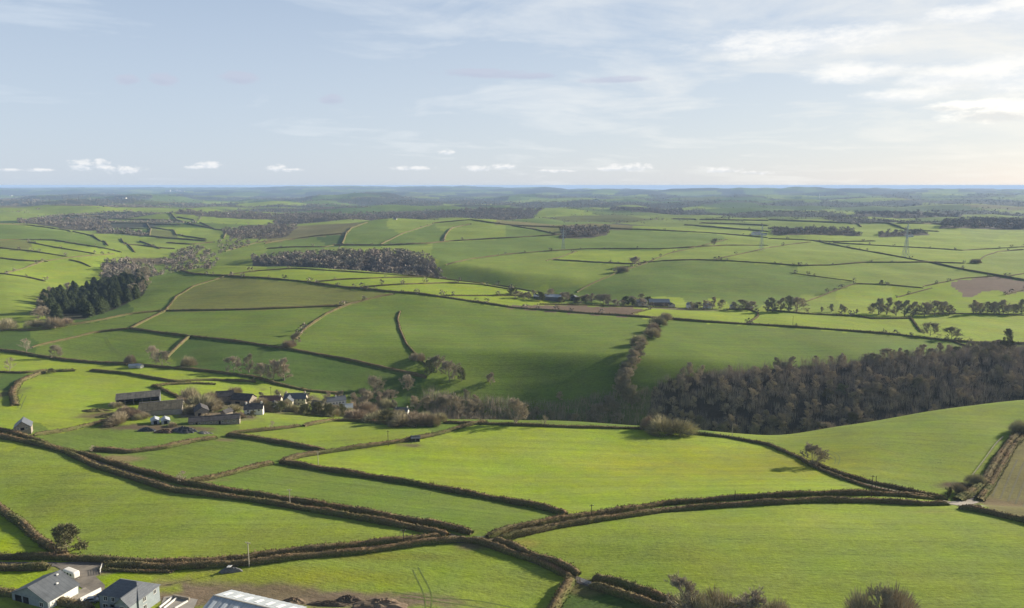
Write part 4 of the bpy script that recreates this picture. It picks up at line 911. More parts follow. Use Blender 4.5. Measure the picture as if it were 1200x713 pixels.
TREES = [
 (79,648,40,'ivy','dark ivy-clad tree standing alone at the corner of the brown hedge',1.0),
 (213,567,17,'sparse','small thin bare tree on the long lane hedge left of centre',1.0),
 (953,545,28,'round','round bare tree beside the curving lane hedge, throwing a long shadow',1.05),
 (605,497,34,'round','tall pale bare tree on the brow hedge of the bright field',.8),
 (638,499,14,'sparse','small pale bare sapling right of the tall pale tree',1.0),
 (785,506,26,'bush','large rounded willow thicket in front of the dark wood',1.55),
 (757,503,20,'bush','smaller willow thicket at the left of the large rounded one',.8),
 (1112,583,14,'ivy','small dark tree at the lane corner below the shaded bank',.6),
 (1125,578,16,'bush','grey-brown thicket at the foot of the steep lane',1.0),
 (1142,568,18,'bush','russet thicket halfway up the steep lane',.9),
 (1198,508,22,'bush','bare thicket where the steep lane leaves the right edge',1.2),
 (1090,394,17,'round','wide round bare tree at the end of the lane on the right hill',1.0),
 (1115,399,17,'round','domed bare tree standing right of the wide round one',.95),
 (1181,402,18,'ivy','narrow ivy-wrapped tree near the right edge above the wood',.6),
 (1145,598,10,'bush','low dark bush at the start of the clipped hedge',.8),
 (512,436,22,'round','leftmost crown of the tree clump on the shaded slope',.9),
 (527,446,26,'round','largest tree of the clump on the shaded slope',.9),
 (541,447,18,'ivy','greenish tree at the right end of the clump on the shaded slope',.6),
 (503,440,20,'ivy','dark tree at the foot of the gully scrub',.7),
 (488,424,14,'bush','scrub bush in the gully above the tree clump',.9),
 (575,451,16,'round','small pale tree alone on the shaded slope',.7),
 (440,462,23,'round','pale spreading tree behind the village gardens',.9),
 (478,458,20,'round','greyish tree at the foot of the shaded slope, right of the village',.8),
 (305,444,20,'round','left tree of the bare group on the shaded slope above the farm',.7),
 (320,446,26,'round','tall middle tree of the bare group above the farm',.75),
 (333,446,28,'wood','upright right-hand tree of the bare group above the farm',1.1),
 (347,404,16,'round','pale tree at the lower end of the diagonal bank',.8),
 (336,408,12,'bush','brown scrub bush beside the pale tree on the diagonal bank',1.3),
 (218,430,16,'bush','pale wide bush at the foot of the pale bank',1.0),
 (274,436,20,'round','bare tree at the foot of the shaded slope above the barns',.8),
 (292,437,24,'wood','tall thin pale tree right of its neighbour above the barns',1.0),
 (190,428,18,'round','bare tree beside the small white sheds in the hollow',.9),
 (180,422,18,'round','bare tree behind the small white sheds in the hollow',.7),
 (66,420,17,'round','pale round tree on the long dark hedge at the left',.9),
 (31,413,18,'sparse','grey tree left of the pale round one on the dark hedge',1.1),
 (12,437,20,'sparse','thin bare tree near the left edge above the scrub',.8),
 (60,438,7,'ivy','small dark bush at the bend of the scrubby hedge',1.2),
 (152,426,14,'bush','pale twiggy bush below the tractor ruts',.8),
 (108,530,9,'sparse','small twiggy tree at the left end of the curving hedge',1.0),
 (319,502,10,'sparse','stunted leaning tree in the paddock below the village',1.1),
 (744,312,12,'round','broad tree at the crossing of hedges on the opposite hillside',1.1),
 (727,319,9,'bush','dark thicket below the broad hillside tree',1.3),
 (837,288,9,'round','lone round tree near the top of the opposite hillside',.9),
 (1146,309,7,'bush','small bush at the lower end of the hooked hedge',1.5),
 (1033,333,5,'ivy','tiny tree on the hedge of the right hillside field',.9),
 (66,384,16,'bush','reddish scrub at the near foot of the conifer plantation',1.1),
 (78,382,12,'bush','pale brown scrub just right of the reddish scrub below the conifers',1.0),
 (5,388,18,'bush','grey scrub at the left edge below the conifer wood',1.2),
 (41,384,12,'bush','brownish scrub below the left end of the conifer wood',1.3),
 (141,496,16,'bush','bramble mound at the end of the open-fronted barn',1.6),
 (151,490,14,'bush','low willow scrub in front of the open-fronted barn',1.4),
 (221,474,24,'bush','big bare willow between the mossy barn and the stone barns',1.1),
 (236,478,20,'bush','brown willow on the right of the big bare one',1.1),
 (247,480,16,'bush','dark scrub by the stone barn gable',1.2),
 (212,482,12,'ivy','dark ivy bush at the corner of the mossy barn',1.2),
 (372,487,18,'ivy','dark evergreen in the farmhouse garden',.9),
 (385,489,17,'ivy','green shrub tree right of the dark evergreen',1.1),
 (400,489,17,'ivy','darkest green tree in the village gardens',1.0),
 (357,486,14,'ivy','garden tree just right of the farmhouse lawn',1.0),
 (316,482,12,'ivy','blue-green fir hedge tree in front of the farmhouse',1.3),
 (329,483,14,'ivy','second blue-green tree in front of the farmhouse',1.2),
 (430,480,24,'wood','tall pale bare tree amid the village gardens',1.4),
 (452,480,16,'bush','bare brown thicket right of the white houses',1.3),
 (421,493,18,'bush','bare pale hedgerow thicket below the white houses',1.5),
 (442,494,17,'bush','light brown thicket in the garden tree row',1.5),
 (453,496,18,'ivy','dark green shrub in the thicket row right of the village',1.0),
 (472,497,16,'bush','wide brown thicket towards the end of the row',1.7),
 (492,498,18,'bush','pinkish brown thicket ending the row by the lawn',1.5),
 (507,497,16,'bush','last thicket beside the round-crowned tree',1.3),
 (530,487,27,'round','round-crowned tree with a dark trunk on the lawn edge',.95),
 (486,482,20,'wood','reddish bare tree behind the small white cottage',1.3),
 (500,482,20,'wood','grey-brown bare tree behind the lawn',1.3),
 (516,480,18,'wood','bare tree left of the round-crowned one',1.3),
 (800,722,52,'round','dark bare tree at the bottom edge right of the lane',.8),
 (820,728,46,'bush','pale thicket right of the dark tree at the bottom edge',1.0),
 (850,728,44,'bush','middle thicket of the row on the bottom edge',1.1),
 (880,730,44,'round','fourth thicket of the row on the bottom edge',1.1),
 (908,730,35,'bush','low dark thicket ending the row on the bottom edge',1.0),
 (1012,735,52,'bush','left half of the twiggy thicket at the bottom edge right of centre',.9),
 (1045,735,57,'bush','right half of the twiggy thicket at the bottom edge right of centre',1.0),
 (1030,737,60,'round','bright bush between the two halves of the bottom-edge thicket',.5),
 (988,732,16,'bush','tiny thicket left of the bottom-edge twiggy one',1.0),
]
for px, py, hpx, kind, lab, w in TREES: tree_px(px, py, hpx, kind, lab, w, **({'i': 2} if px == 953 else {}))

def cloud_trees(P, hs, k, seed, name, mat, wid=1.0):
    """k small leaf-and-twig faces and a stem for each tree, in one mesh"""
    g = np.random.default_rng(seed); n = len(P); P = np.asarray(P); hs = np.asarray(hs)
    d = g.normal(0, 1, (n, k, 3)); d /= np.linalg.norm(d, axis=2, keepdims=True); r = g.uniform(.35, 1, (n, k, 1)) ** .5
    wr = g.uniform(.38, .6, (n, 1, 1)) * wid
    c = d * r * np.concatenate([wr, wr, np.full_like(wr, .42)], 2) * hs[:, None, None]
    c[..., 2] += (hs * .58)[:, None]; c += P[:, None, :]
    a = g.normal(0, 1, (n, k, 3, 3)) * (hs[:, None, None, None] * (.12 if k > 30 else .24)) * [1, 1, .9]
    V = (c[:, :, None, :] + a).reshape(-1, 3); T = np.arange(len(V)).reshape(-1, 3)
    o = trimesh_np(name, V, T, mat); return o

def inside(x, y, P):
    c = False; j = len(P) - 1
    for i in range(len(P)):
        if (P[i][1] > y) != (P[j][1] > y) and x < (P[j][0] - P[i][0]) * (y - P[i][1]) / (P[j][1] - P[i][1]) + P[i][0]: c = not c
        j = i
    return c
def scatter(P, n, gap, seed):
    g = random.Random(seed); xs = [p[0] for p in P]; ys = [p[1] for p in P]; out = []; tries = 0
    while len(out) < n and tries < n * 60:
        tries += 1; x, y = g.uniform(min(xs), max(xs)), g.uniform(min(ys), max(ys))
        if inside(x, y, P) and all((x - a) ** 2 + (y - b) ** 2 > gap * gap for a, b in out): out.append((x, y))
    return [Vector((x, y, ground(x, y))) for x, y in out]
# the dark bare wood in the valley on the right
rest = []
for k, p in enumerate(scatter(W1, 240, 4.3, 5)):
    d_ = p.y / S; px_ = proj(p.x, p.y, p.z)[0]; inner = 436 <= d_ <= 500 - (22 if px_ < 950 else 0)
    if inner and k % 4: rest.append(p); continue
    put_tree(p, rnd.uniform(9, 13), rnd.choice(('wood',) * 8 + ('round', 'ivy')), 'bare brown tree packed in the dark valley wood on the right', 'tree', 'trees of the right-hand valley wood', rnd.uniform(.95, 1.35), split=False)
def joined(P, name, label):
    VS, TS, MI, k0 = [], [], [], 0; g = np.random.default_rng(len(P)); cache = {}
    for p in P:
        i = int(g.integers(0, len(PROTO['wood'])))
        if i not in cache:
            me = PROTO['wood'][i][2]; v = np.empty(len(me.vertices) * 3, np.float32); me.vertices.foreach_get('co', v)
            me.calc_loop_triangles(); t = np.empty(len(me.loop_triangles) * 3, np.int32); me.loop_triangles.foreach_get('vertices', t)
            mi = np.empty(len(me.loop_triangles), np.int32); me.loop_triangles.foreach_get('material_index', mi); cache[i] = (v.reshape(-1, 3), t.reshape(-1, 3), mi)
        v, t, mi = cache[i]; s = g.uniform(.9, 1.3); w = s * g.uniform(.95, 1.3); a = g.uniform(0, 6.28)
        q = np.stack([(v[:, 0] * math.cos(a) - v[:, 1] * math.sin(a)) * w, (v[:, 0] * math.sin(a) + v[:, 1] * math.cos(a)) * w, v[:, 2] * s], -1) + np.array(tuple(p))
        keep = (mi == 0) | (g.random(len(mi)) < .55); t, mi = t[keep], mi[keep]
        VS.append(q); TS.append(t + k0); MI.append(mi); k0 += len(v)
    o = trimesh_np(name, np.concatenate(VS), np.concatenate(TS), M['bark']); o.data.materials.append(M['twig_wood'])
    o.data.polygons.foreach_set('material_index', np.concatenate(MI)); o.data.update()
    return tag(o, label, 'woodland', kind='stuff')
joined(rest, 'inner_wood', 'brown bare crowns massed in the heart of the dark valley wood')
def thicket(P, h0, h1, k, seed, name, label, rad=2.2):
    """close-set upright stems and shoots, in one mesh"""
    g = np.random.default_rng(seed); P = np.array([tuple(p) for p in P]); n = len(P)
    b = P[:, None, :] + g.normal(0, 1, (n, k, 3)) * [rad, rad, 0]; hh = g.uniform(h0, h1, (n, 1, 1)) * g.uniform(.55, 1.1, (n, k, 1))
    top = b + np.concatenate([g.normal(0, .09, (n, k, 2)), np.ones((n, k, 1))], 2) * hh
    st = b + (top - b) * g.uniform(0, .55, (n, k, 1)); a = g.uniform(0, 3.14, (n, k, 1)); w = g.uniform(.05, .16, (n, k, 1)); sd_ = np.concatenate([np.cos(a), np.sin(a), np.zeros_like(a)], 2) * w
    V = np.stack([st - sd_, st + sd_, top], 2).reshape(-1, 3)
    return tag(trimesh_np(name, V, np.arange(len(V)).reshape(-1, 3), M['stems']), label, 'undergrowth', kind='stuff')
thicket(scatter(W1, 900, 2.2, 6), 6, 11, 60, 72, 'wood_understorey', 'tangled upright stems filling the dark valley wood')
V1 = wpoly([(500,414),(560,424),(640,426),(740,426),(765,456),(700,454),(640,448),(560,444),(500,438)])
thicket(scatter(V1, 300, 2.4, 7), 5, 10, 60, 73, 'valley_thicket', 'feathery brown thicket along the stream at the foot of the shaded slope', 2.8)
# belt of brown trees up the hillside
BELT = [(777,374),(770,379),(764,386),(759,393),(754,401),(751,409),(748,417),(743,426),(737,434),(735,441),(730,449),(728,457),(733,465),(738,473)]
for k, (px, py) in enumerate(BELT):
    for j in range(2 if k > 5 else 1):
        tree_px(px + rnd.uniform(-3, 3), py + rnd.uniform(-2, 2) + 3, 13 + k * .9, 'wood' if k > 4 else 'bush', 'brown tree in the narrow belt climbing the central hillside', 1.25 if k > 4 else 1.1, 'tree', 'trees of the belt on the central hillside', split=False)
# valley floor trees between the village and the wood
for k in range(46):
    px = 540 + k * 4.6 + rnd.uniform(-3, 3); p = atd(px, rnd.uniform(420, 445))
    put_tree(p, rnd.uniform(7.0, 11) , rnd.choice(('wood', 'wood', 'wood', 'round')), 'dusky bare tree along the valley stream below the shaded slope', 'tree', 'trees along the valley stream', rnd.uniform(.9, 1.4), split=False)
for k in range(12): 
    p = atd(640 + rnd.uniform(0, 90), rnd.uniform(430, 452)); put_tree(p, rnd.uniform(7, 11), rnd.choice(('wood', 'round')), 'dusky bare tree along the valley stream below the shaded slope', 'tree', 'trees along the valley stream', 1.2, split=False)
# conifer plantation on the left
for p in scatter(W2, 170, 4.4, 8):
    put_tree(p, rnd.uniform(12, 19), 'conifer', 'dark green conifer packed in the plantation on the left', 'tree', 'conifers of the plantation', rnd.uniform(1.1, 1.7), split=False)
for q in [(50,372),(48,368),(58,366),(52,358),(45,374),(160,345),(167,342),(172,336),(155,350),(163,332),(150,330),(170,328),(60,350),(80,345)]:
    tree_px(q[0], q[1], rnd.uniform(12, 18), 'wood', 'leafless brown tree on the fringe of the conifer plantation', 1.2, 'tree', 'bare trees round the plantation', split=False)
# rows of bare trees on the right hillside
for px, py, h in [(905,366,22),(915,365,20),(924,366,25),(934,366,22),(899,366,18),(1022,368,16),(1030,369,24),(1039,369,26),(1050,370,22),(1060,371,24),(1070,371,22),(1083,371,20),(1095,370,22),(1105,369,20),(1113,369,15),(963,366,8),(974,366,12),(986,367,13),(990,367,10),(1004,368,7),(1118,368,8),(810,363,12),(818,362,10),(826,363,14),(835,362,18),(845,362,14),(860,363,12),(870,364,16),(880,364,14),(1110,366,10)]:
    tree_px(px, py, h * .84, rnd.choice(('wood', 'wood', 'round')), 'bare tree in the hedge rows right of the hill farm', 1.15, 'tree', 'bare trees right of the hill farm', split=False)
for k in range(13):
    tree_px(1140 + k * 5.2 + rnd.uniform(-1.5, 1.5), 367 + rnd.uniform(-.5, 1), rnd.uniform(11, 18), 'wood', 'slim bare tree in the dense line at the right edge', 1.0, 'tree', 'slim trees at the right edge', split=False)
for k in range(30):
    px = 598 + k * 5.6; tree_px(px + rnd.uniform(-3, 3), 348 + (k * .5 if k < 20 else 10) + rnd.uniform(-4, 2), rnd.uniform(7, 12), rnd.choice(('round', 'wood', 'ivy')), 'greyish bare tree in the dip behind the hill farm', 1.2, 'tree', 'trees behind the hill farm', split=False)

for k, (px, py, h, kd) in enumerate([(205,481,14,'bush'),(228,484,13,'bush'),(243,471,14,'bush'),(252,482,10,'bush'),(258,492,8,'bush'),(276,482,12,'bush'),(283,489,9,'bush'),(292,474,12,'wood'),(303,476,13,'bush'),(310,482,11,'bush'),(330,478,12,'bush'),(339,482,12,'bush'),(352,483,11,'bush'),(362,473,14,'wood'),(368,486,12,'bush'),(380,480,13,'wood'),(392,485,14,'bush'),(415,474,15,'wood'),(420,482,16,'bush'),(428,470,16,'round'),(437,486,16,'bush'),(445,474,16,'wood'),(456,470,15,'round'),(463,491,14,'bush'),(482,494,15,'bush'),(499,493,15,'bush'),(515,493,13,'bush'),(522,478,17,'wood'),(540,482,16,'wood'),(552,484,18,'wood'),(560,482,15,'round'),(410,489,13,'bush'),(160,492,9,'bush'),(134,478,9,'bush'),(200,500,7,'bush'),(148,484,12,'bush'),(170,490,9,'bush'),(215,476,16,'bush'),(240,490,8,'bush'),(272,463,12,'bush'),(296,489,8,'ivy'),(306,470,12,'wood'),(325,467,11,'wood'),(336,470,10,'bush'),(358,476,12,'ivy'),(384,472,14,'wood'),(399,470,14,'wood'),(388,489,12,'bush'),(462,482,15,'wood'),(508,485,15,'wood'),(535,490,13,'bush')]):
    tree_px(px, py, h, kd, 'bare grey-brown growth wrapped round the farm and village buildings', 1.3 if kd == 'bush' else 1.1, None, 'bare growth round the village', split=False)
# ---------- woods and hedgerow trees too many and too far to pick apart
pts, hs = [], []
def add_wood(poly, n, h0, h1, seed, gap=4.0, px=True):
    P = [(at(*q).x, at(*q).y) for q in poly] if px else wpoly(poly)
    for p in scatter(P, n, gap, seed): pts.append(tuple(p)); hs.append(rnd.uniform(h0, h1))
for f in FARW: add_wood(f[0], *f[1:], False)
add_wood([(140,322),(170,326),(215,318),(250,318),(255,302),(235,290),(215,294),(190,308),(150,312)], 170, 7, 12, 52, 5)
add_wood([(250,302),(300,287),(332,268),(320,262),(290,274),(255,286)], 120, 7, 12, 66, 5)
near_ = [q for q in pts if q[1] < 1650]
thicket([Vector(q) for q in near_], 7, 12, 22, 74, 'distant_stems', 'upright trunks and shoots of the side-valley woods', 2.5)
tag(cloud_trees(pts, hs, 64, 71, 'distant_woods', M['far_tree']), 'brown and grey bare woods filling the side valleys beyond the central hill', 'woodland', kind='stuff')
# patchwork beyond: field-edge trees and blocks of wood out to the far ridges
def far_band(d0, d1, n, k, h0, h1, seed, name, lab, we=14.0):
    g = np.random.default_rng(seed); d = np.exp(g.uniform(math.log(d0), math.log(d1), n)); u = g.uniform(-.9, .9, n); x, y = u * d, d
    idn, e = parcel_far(x, y); wood = (idn % np.where(d < 5000, 4, 5) <= np.where(d < 5000, 0, 2))
    ok = (e < we * (1 + d / 9000)) | wood | (g.random(n) < .008)
    x, y, d = x[ok], y[ok], d[ok]; z = groundv(x, y)
    ok = z > 6; x, y, z = x[ok], y[ok], z[ok]
    hh = g.uniform(h0, h1, len(x)) * (1 + y / 30000)
    return tag(cloud_trees(np.stack([x, y, z], 1), hh, k, seed + 1, name, M['far_tree'], 1.9), lab, 'woodland', kind='stuff')
far_band(2700, 5200, 34000, 8, 4, 9, 81, 'far_hedgerow_trees', 'dark hedgerow trees and copses of the far patchwork', 7.0)
far_band(5200, 10500, 20000, 6, 7, 13, 83, 'hazy_hedgerow_trees', 'bluish hedgerows and woods on the hazy far ridges', 11.0)
g_ = np.random.default_rng(90)
hx = []
for lab, w, h, P0, P in HP:          # odd trees left to grow in the farther hedges
    if P[0].y < 750: continue
    for q in P:
        if g_.random() < .22: hx.append((q.x + g_.normal(0, 1), q.y, q.z))
tag(cloud_trees(hx, g_.uniform(4, 8, len(hx)), 40, 91, 'hedgerow_saplings', M['far_tree']), 'scattered saplings left growing in the farther hedges', 'saplings', kind='stuff')
# ------------------------------------------------------------------ lanes, yards and ruts laid on the land
def strip(name, P, w, mat, lift=.07, label=None, kind='structure', noise=0.0):
    x, y, L = resample(P, 2.0 if P[0].y < 700 else 5.0); tx, ty = np.gradient(x), np.gradient(y); l = np.hypot(tx, ty) + 1e-6
    g = np.random.default_rng(len(x)); V = []
    for k in (-1, 0, 1):
        ww = w / 2 * k * (1 + g.normal(0, .08 + noise, len(x)))
        vx, vy = x - ty / l * ww, y + tx / l * ww; V.append(np.stack([vx, vy, groundv(vx, vy) + lift], -1))
    n = len(x); V = np.concatenate(V); i = np.arange(n - 1)
    T = np.concatenate([np.stack([i + n * k, i + n * (k + 1), i + n * (k + 1) + 1, i + n * k + 1][::-1], -1) for k in (0, 1)])
    return tag(trimesh_np(name, V, T, mat, smooth=True), label, None, kind=kind)
def yard(name, pts, mat, lift=.05, px=True):
    P = [at(*q) if px else Vector((*q, 0)) for q in pts]; bm = bmesh.new(); bm.faces.new([bm.verts.new((p.x, p.y, 0)) for p in P])
    bmesh.ops.triangulate(bm, faces=bm.faces[:]); 
    for _ in range(4): 
        bmesh.ops.subdivide_edges(bm, edges=[e for e in bm.edges if e.calc_length() > 2.5], cuts=1); bmesh.ops.triangulate(bm, faces=[f for f in bm.faces if len(f.verts) > 3])
    for v in bm.verts: v.co.z = ground(v.co.x, v.co.y) + lift
    bmesh.ops.recalc_face_normals(bm, faces=bm.faces[:])
    for f in bm.faces:
        if f.normal.z < 0: f.normal_flip()
    me = bpy.data.meshes.new(name); bm.to_mesh(me); bm.free(); me.materials.append(mat)
    o = bpy.data.objects.new(name, me); C.objects.link(o); return tag(o, None, None, kind='structure')
strip('lane', trace([(-40,500),(0,510),(40,518),(78,528),(113,542),(164,558),(202,571),(252,579),(300,585),(388,598),(451,611),(505,620),(545,633)]), 2.6, M['verge'])
strip('lane', trace([(-40,661),(58,662),(120,661),(200,664),(300,657),(401,645),(490,635),(560,634),(578,641),(600,646),(650,667),(685,684),(726,692),(770,703),(800,716)]), 3.4, M['tarmac'], .09)
strip('lane', trace([(562,635),(580,630),(600,625),(650,615),(701,607),(777,596),(852,590),(900,587),(1021,585),(1100,589),(1125,590)]), 2.4, M['verge'], .11)
strip('lane', trace([(950,544),(985,559),(1026,571),(1077,581),(1115,589)]), 2.4, M['verge'], .13)
strip('lane', trace([(1115,590),(1132,587),(1146,577),(1158,562),(1170,542),(1186,520),(1203,502)]), 3.2, M['tarmac'], .15)
strip('lane', trace([(1140,587),(1127,591),(1117,592)]), 5.0, M['gravel'], .17)
yard('driveway', [(62,663),(120,663),(121,671),(112,676),(123,686),(122,700),(100,709),(92,700),(104,694),(86,684),(84,674)], M['yard'], .12)
yard('forecourt', [(88,694),(100,689),(108,694),(104,703),(88,706),(80,701)], M['gravel'], .14)
yard('house_terrace', [(192,700),(205,698),(232,703),(226,716),(196,722),(186,716)], M['concrete'], .10)
for a in ([(122,396),(126,404),(132,411),(143,419)], [(124,395),(129,403),(135,410),(146,418)]): strip('wheel_rut', trace(a, 2), .7, M['rut'], .06)
for a in ([(484,668),(488,678),(494,689),(498,700),(499,713)], [(490,665),(496,676),(503,688),(507,700),(505,713)], [(460,694),(500,700),(560,704),(600,712)], [(470,700),(520,706),(570,713)]): strip('wheel_rut', trace(a, 4), .35, M['rut'], .05)
for a in ([(969,528),(980,531),(985,537),(982,545)], [(966,530),(975,533),(980,538),(978,544)]): strip('wheel_rut', trace(a, 2), .4, M['rut'], .05)
for k in range(6):
    a = [(1163 + k * 9, 582 + k * 3), (1172 + k * 9, 560 + k * 3), (1184 + k * 8, 536 + k * 3)]
    strip('wheel_rut', trace([(x, y) for x, y in a if x < 1235], 4), .7, M['rut2'], .05)
strip('wheel_rut', trace([(21,478),(23,470),(27,462)], 2), .6, M['rut'], .05); strip('wheel_rut', trace([(24,480),(27,472),(31,464)], 2), .6, M['rut'], .05)

# ------------------------------------------------------------------ buildings
def boxmesh(bm, x0, x1, y0, y1, z0, z1):
    v = [bm.verts.new(c) for c in ((x0,y0,z0),(x1,y0,z0),(x1,y1,z0),(x0,y1,z0),(x0,y0,z1),(x1,y0,z1),(x1,y1,z1),(x0,y1,z1))]
    for f in ((3,2,1,0),(4,5,6,7),(0,1,5,4),(1,2,6,5),(2,3,7,6),(3,0,4,7)): bm.faces.new([v[i] for i in f])
def bobj(name, bm, mat, parent):
    me = bpy.data.meshes.new(name); bmesh.ops.recalc_face_normals(bm, faces=bm.faces[:]); bm.to_mesh(me); bm.free(); me.materials.append(mat)
    o = bpy.data.objects.new(name, me); C.objects.link(o); o.parent = parent; return o
def slab(bm, q, t):
    """thick panel from a quad or triangle, thickness straight down"""
    top = [bm.verts.new(p) for p in q]; bot = [bm.verts.new((p[0], p[1], p[2] - t)) for p in q]; n = len(q)
    bm.faces.new(top); bm.faces.new(bot[::-1])
    for i in range(n): bm.faces.new([top[i], bot[i], bot[(i + 1) % n], top[(i + 1) % n]])
def building(name, label, loc, L, W, hw, hr, yaw, wall, roof, hip=False, opens=(), wins=(), doors=(), chim=(), lights=0, posts=0, group=None, oh=.35, ribs=0, cat=None):
    """ridge along local x; sides: f (-y), b (+y), r (+x), l (-x)"""
    if 340 < loc[1] < 640 and name != 'wing': L, W = L * .9, W * .9; wins = tuple((s_, u_ * .9, z_, w_, h_) for s_, u_, z_, w_, h_ in wins); doors = tuple((s_, u_ * .9, z_, w_, h_) for s_, u_, z_, w_, h_ in doors); chim = tuple((c_ * .9, w_) for c_, w_ in chim)
    root = empty(name, (loc[0], loc[1], ground(loc[0], loc[1])), R(yaw)); tag(root, label, cat or name.replace('_', ' '), group)
    a, b = L / 2, W / 2; t = .25; base = -1.6
    bm = bmesh.new()
    def wallrun(x0, y0, x1, y1, z1):
        d = Vector((x1 - x0, y1 - y0)); n = Vector((-d.y, d.x)).normalized() * t
        slab(bm, [(x0, y0, z1), (x1, y1, z1), (x1 + n.x, y1 + n.y, z1), (x0 + n.x, y0 + n.y, z1)], z1 - base)
    if 'f' not in opens: wallrun(-a, -b, a, -b, hw)
    if 'b' not in opens: wallrun(a, b, -a, b, hw)
    if 'r' not in opens: wallrun(a - .003, -b, a - .003, b, hw - .003)
    if 'l' not in opens: wallrun(-a + .003, b, -a + .003, -b, hw - .003)
    if not hip:
        for s in (-1, 1):
            if ('r' if s > 0 else 'l') in opens: continue
            x = s * (a - .15); q = [(x, -b + .02, hw - .01), (x, b - .02, hw - .01), (x, 0, hw + hr - .08)]
            v = [bm.verts.new(p) for p in q]; w = [bm.verts.new((p[0] - s * .2, p[1], p[2])) for p in q]
            bm.faces.new(v); bm.faces.new(w[::-1])
            for i in range(3): bm.faces.new([v[i], w[i], w[(i + 1) % 3], v[(i + 1) % 3]])
    bobj('wall', bm, M[wall], root)
    if posts:
        for side in opens:
            for i in range(posts + 1):
                pm = bmesh.new()
                if side in 'fb': px_ = -a + .2 + (L - .4) * i / posts; py_ = (-b + .15) if side == 'f' else (b - .15)
                else: py_ = -b + .2 + (W - .4) * i / posts; px_ = (a - .15) if side == 'r' else (-a + .15)
                boxmesh(pm, px_ - .15, px_ + .15, py_ - .15, py_ + .15, base, hw - .05); bobj('post', pm, M['concrete'], root)
    zr = hw + hr; e = oh * hr / b; bm = bmesh.new(); T = .14
    if hip:
        c = max(a - b * .95, .3)
        E = [(-a - oh, -b - oh, hw - e), (a + oh, -b - oh, hw - e), (a + oh, b + oh, hw - e), (-a - oh, b + oh, hw - e)]
        slab(bm, [E[0], E[1], (c, 0, zr), (-c, 0, zr)], T); slab(bm, [E[2], E[3], (-c, 0, zr), (c, 0, zr)], T)
        slab(bm, [E[1], E[2], (c, 0, zr)], T); slab(bm, [E[3], E[0], (-c, 0, zr)], T)
        rf = bobj('roof', bm, M[roof], root)
    else:
        n = max(2, int(L / ribs)) if ribs else 1
        for s in (-1, 1):
            for i in range(n):
                x0 = -a - oh + (L + 2 * oh) * i / n; x1 = -a - oh + (L + 2 * oh) * (i + 1) / n; dz = .05 * (i % 2) if ribs else 0
                slab(bm, [(x0, s * (b + oh), hw - e + dz), (x1, s * (b + oh), hw - e + dz), (x1, 0, zr + dz), (x0, 0, zr + dz)], T)
        rf = bobj('roof', bm, M[roof], root)
        rb = bmesh.new(); boxmesh(rb, -a - oh, a + oh, -.18, .18, zr - .02, zr + .13); bobj('ridge_cap', rb, M['concrete' if ribs else roof], rf)
    for k in range(lights):
        for s in (-1, 1):
            lm = bmesh.new(); x0 = -a + L * (k + .5) / lights - .6; f0, f1 = .25, .72
            q = [(x0, s * b * f1, hw + hr * (1 - f1) + .11), (x0 + 1.2, s * b * f1, hw + hr * (1 - f1) + .11), (x0 + 1.2, s * b * f0, hw + hr * (1 - f0) + .11), (x0, s * b * f0, hw + hr * (1 - f0) + .11)]
            slab(lm, q, .06); bobj('rooflight', lm, M['rooflight'], rf)
    def opening(nm, side, u, z, w, h, mat, frame=True):
        def box(bm_, u0, u1, z0, z1, d0, d1):
            if side == 'f': boxmesh(bm_, u0, u1, -b - d1, -b - d0, z0, z1)
            elif side == 'b': boxmesh(bm_, u0, u1, b + d0, b + d1, z0, z1)
            elif side == 'r': boxmesh(bm_, a + d0, a + d1, u0, u1, z0, z1)
            else: boxmesh(bm_, -a - d1, -a - d0, u0, u1, z0, z1)
        m1 = bmesh.new(); box(m1, u - w / 2, u + w / 2, z, z + h, -.02, .03); o = bobj(nm, m1, M[mat], root)
        if frame:
            m2 = bmesh.new()
            for u0, u1, z0, z1 in ((u - w / 2 - .08, u - w / 2, z, z + h), (u + w / 2, u + w / 2 + .08, z, z + h), (u - w / 2 - .08, u + w / 2 + .08, z + h, z + h + .09), (u - w / 2 - .12, u + w / 2 + .12, z - .1, z), (u - .03, u + .03, z, z + h)): box(m2, u0, u1, z0, z1, .005, .07)
            bobj('frame', m2, M['white'], o)
    for s, u, z, w, h in wins: opening('window', s, u, z, w, h, 'glass')
    for s, u, z, w, h in doors: opening('door', s, u, z, w, h, 'dark', False)
    for cx, cw in chim:
        cm = bmesh.new(); boxmesh(cm, cx - cw / 2, cx + cw / 2, -.45, .45, hw + hr * .3, zr + 1.1); ch = bobj('chimney', cm, M[wall], rf)
        pm = bmesh.new()
        for k in (-1, 1): bmesh.ops.create_cone(pm, cap_ends=True, segments=8, radius1=.15, radius2=.12, depth=.5, matrix=Matrix.Translation((cx + k * cw * .22, 0, zr + 1.34)))
        bobj('chimney_pot', pm, M['brick'], root)
    return root
def bpx(px, py): p = at(px, py); return (p.x, p.y)
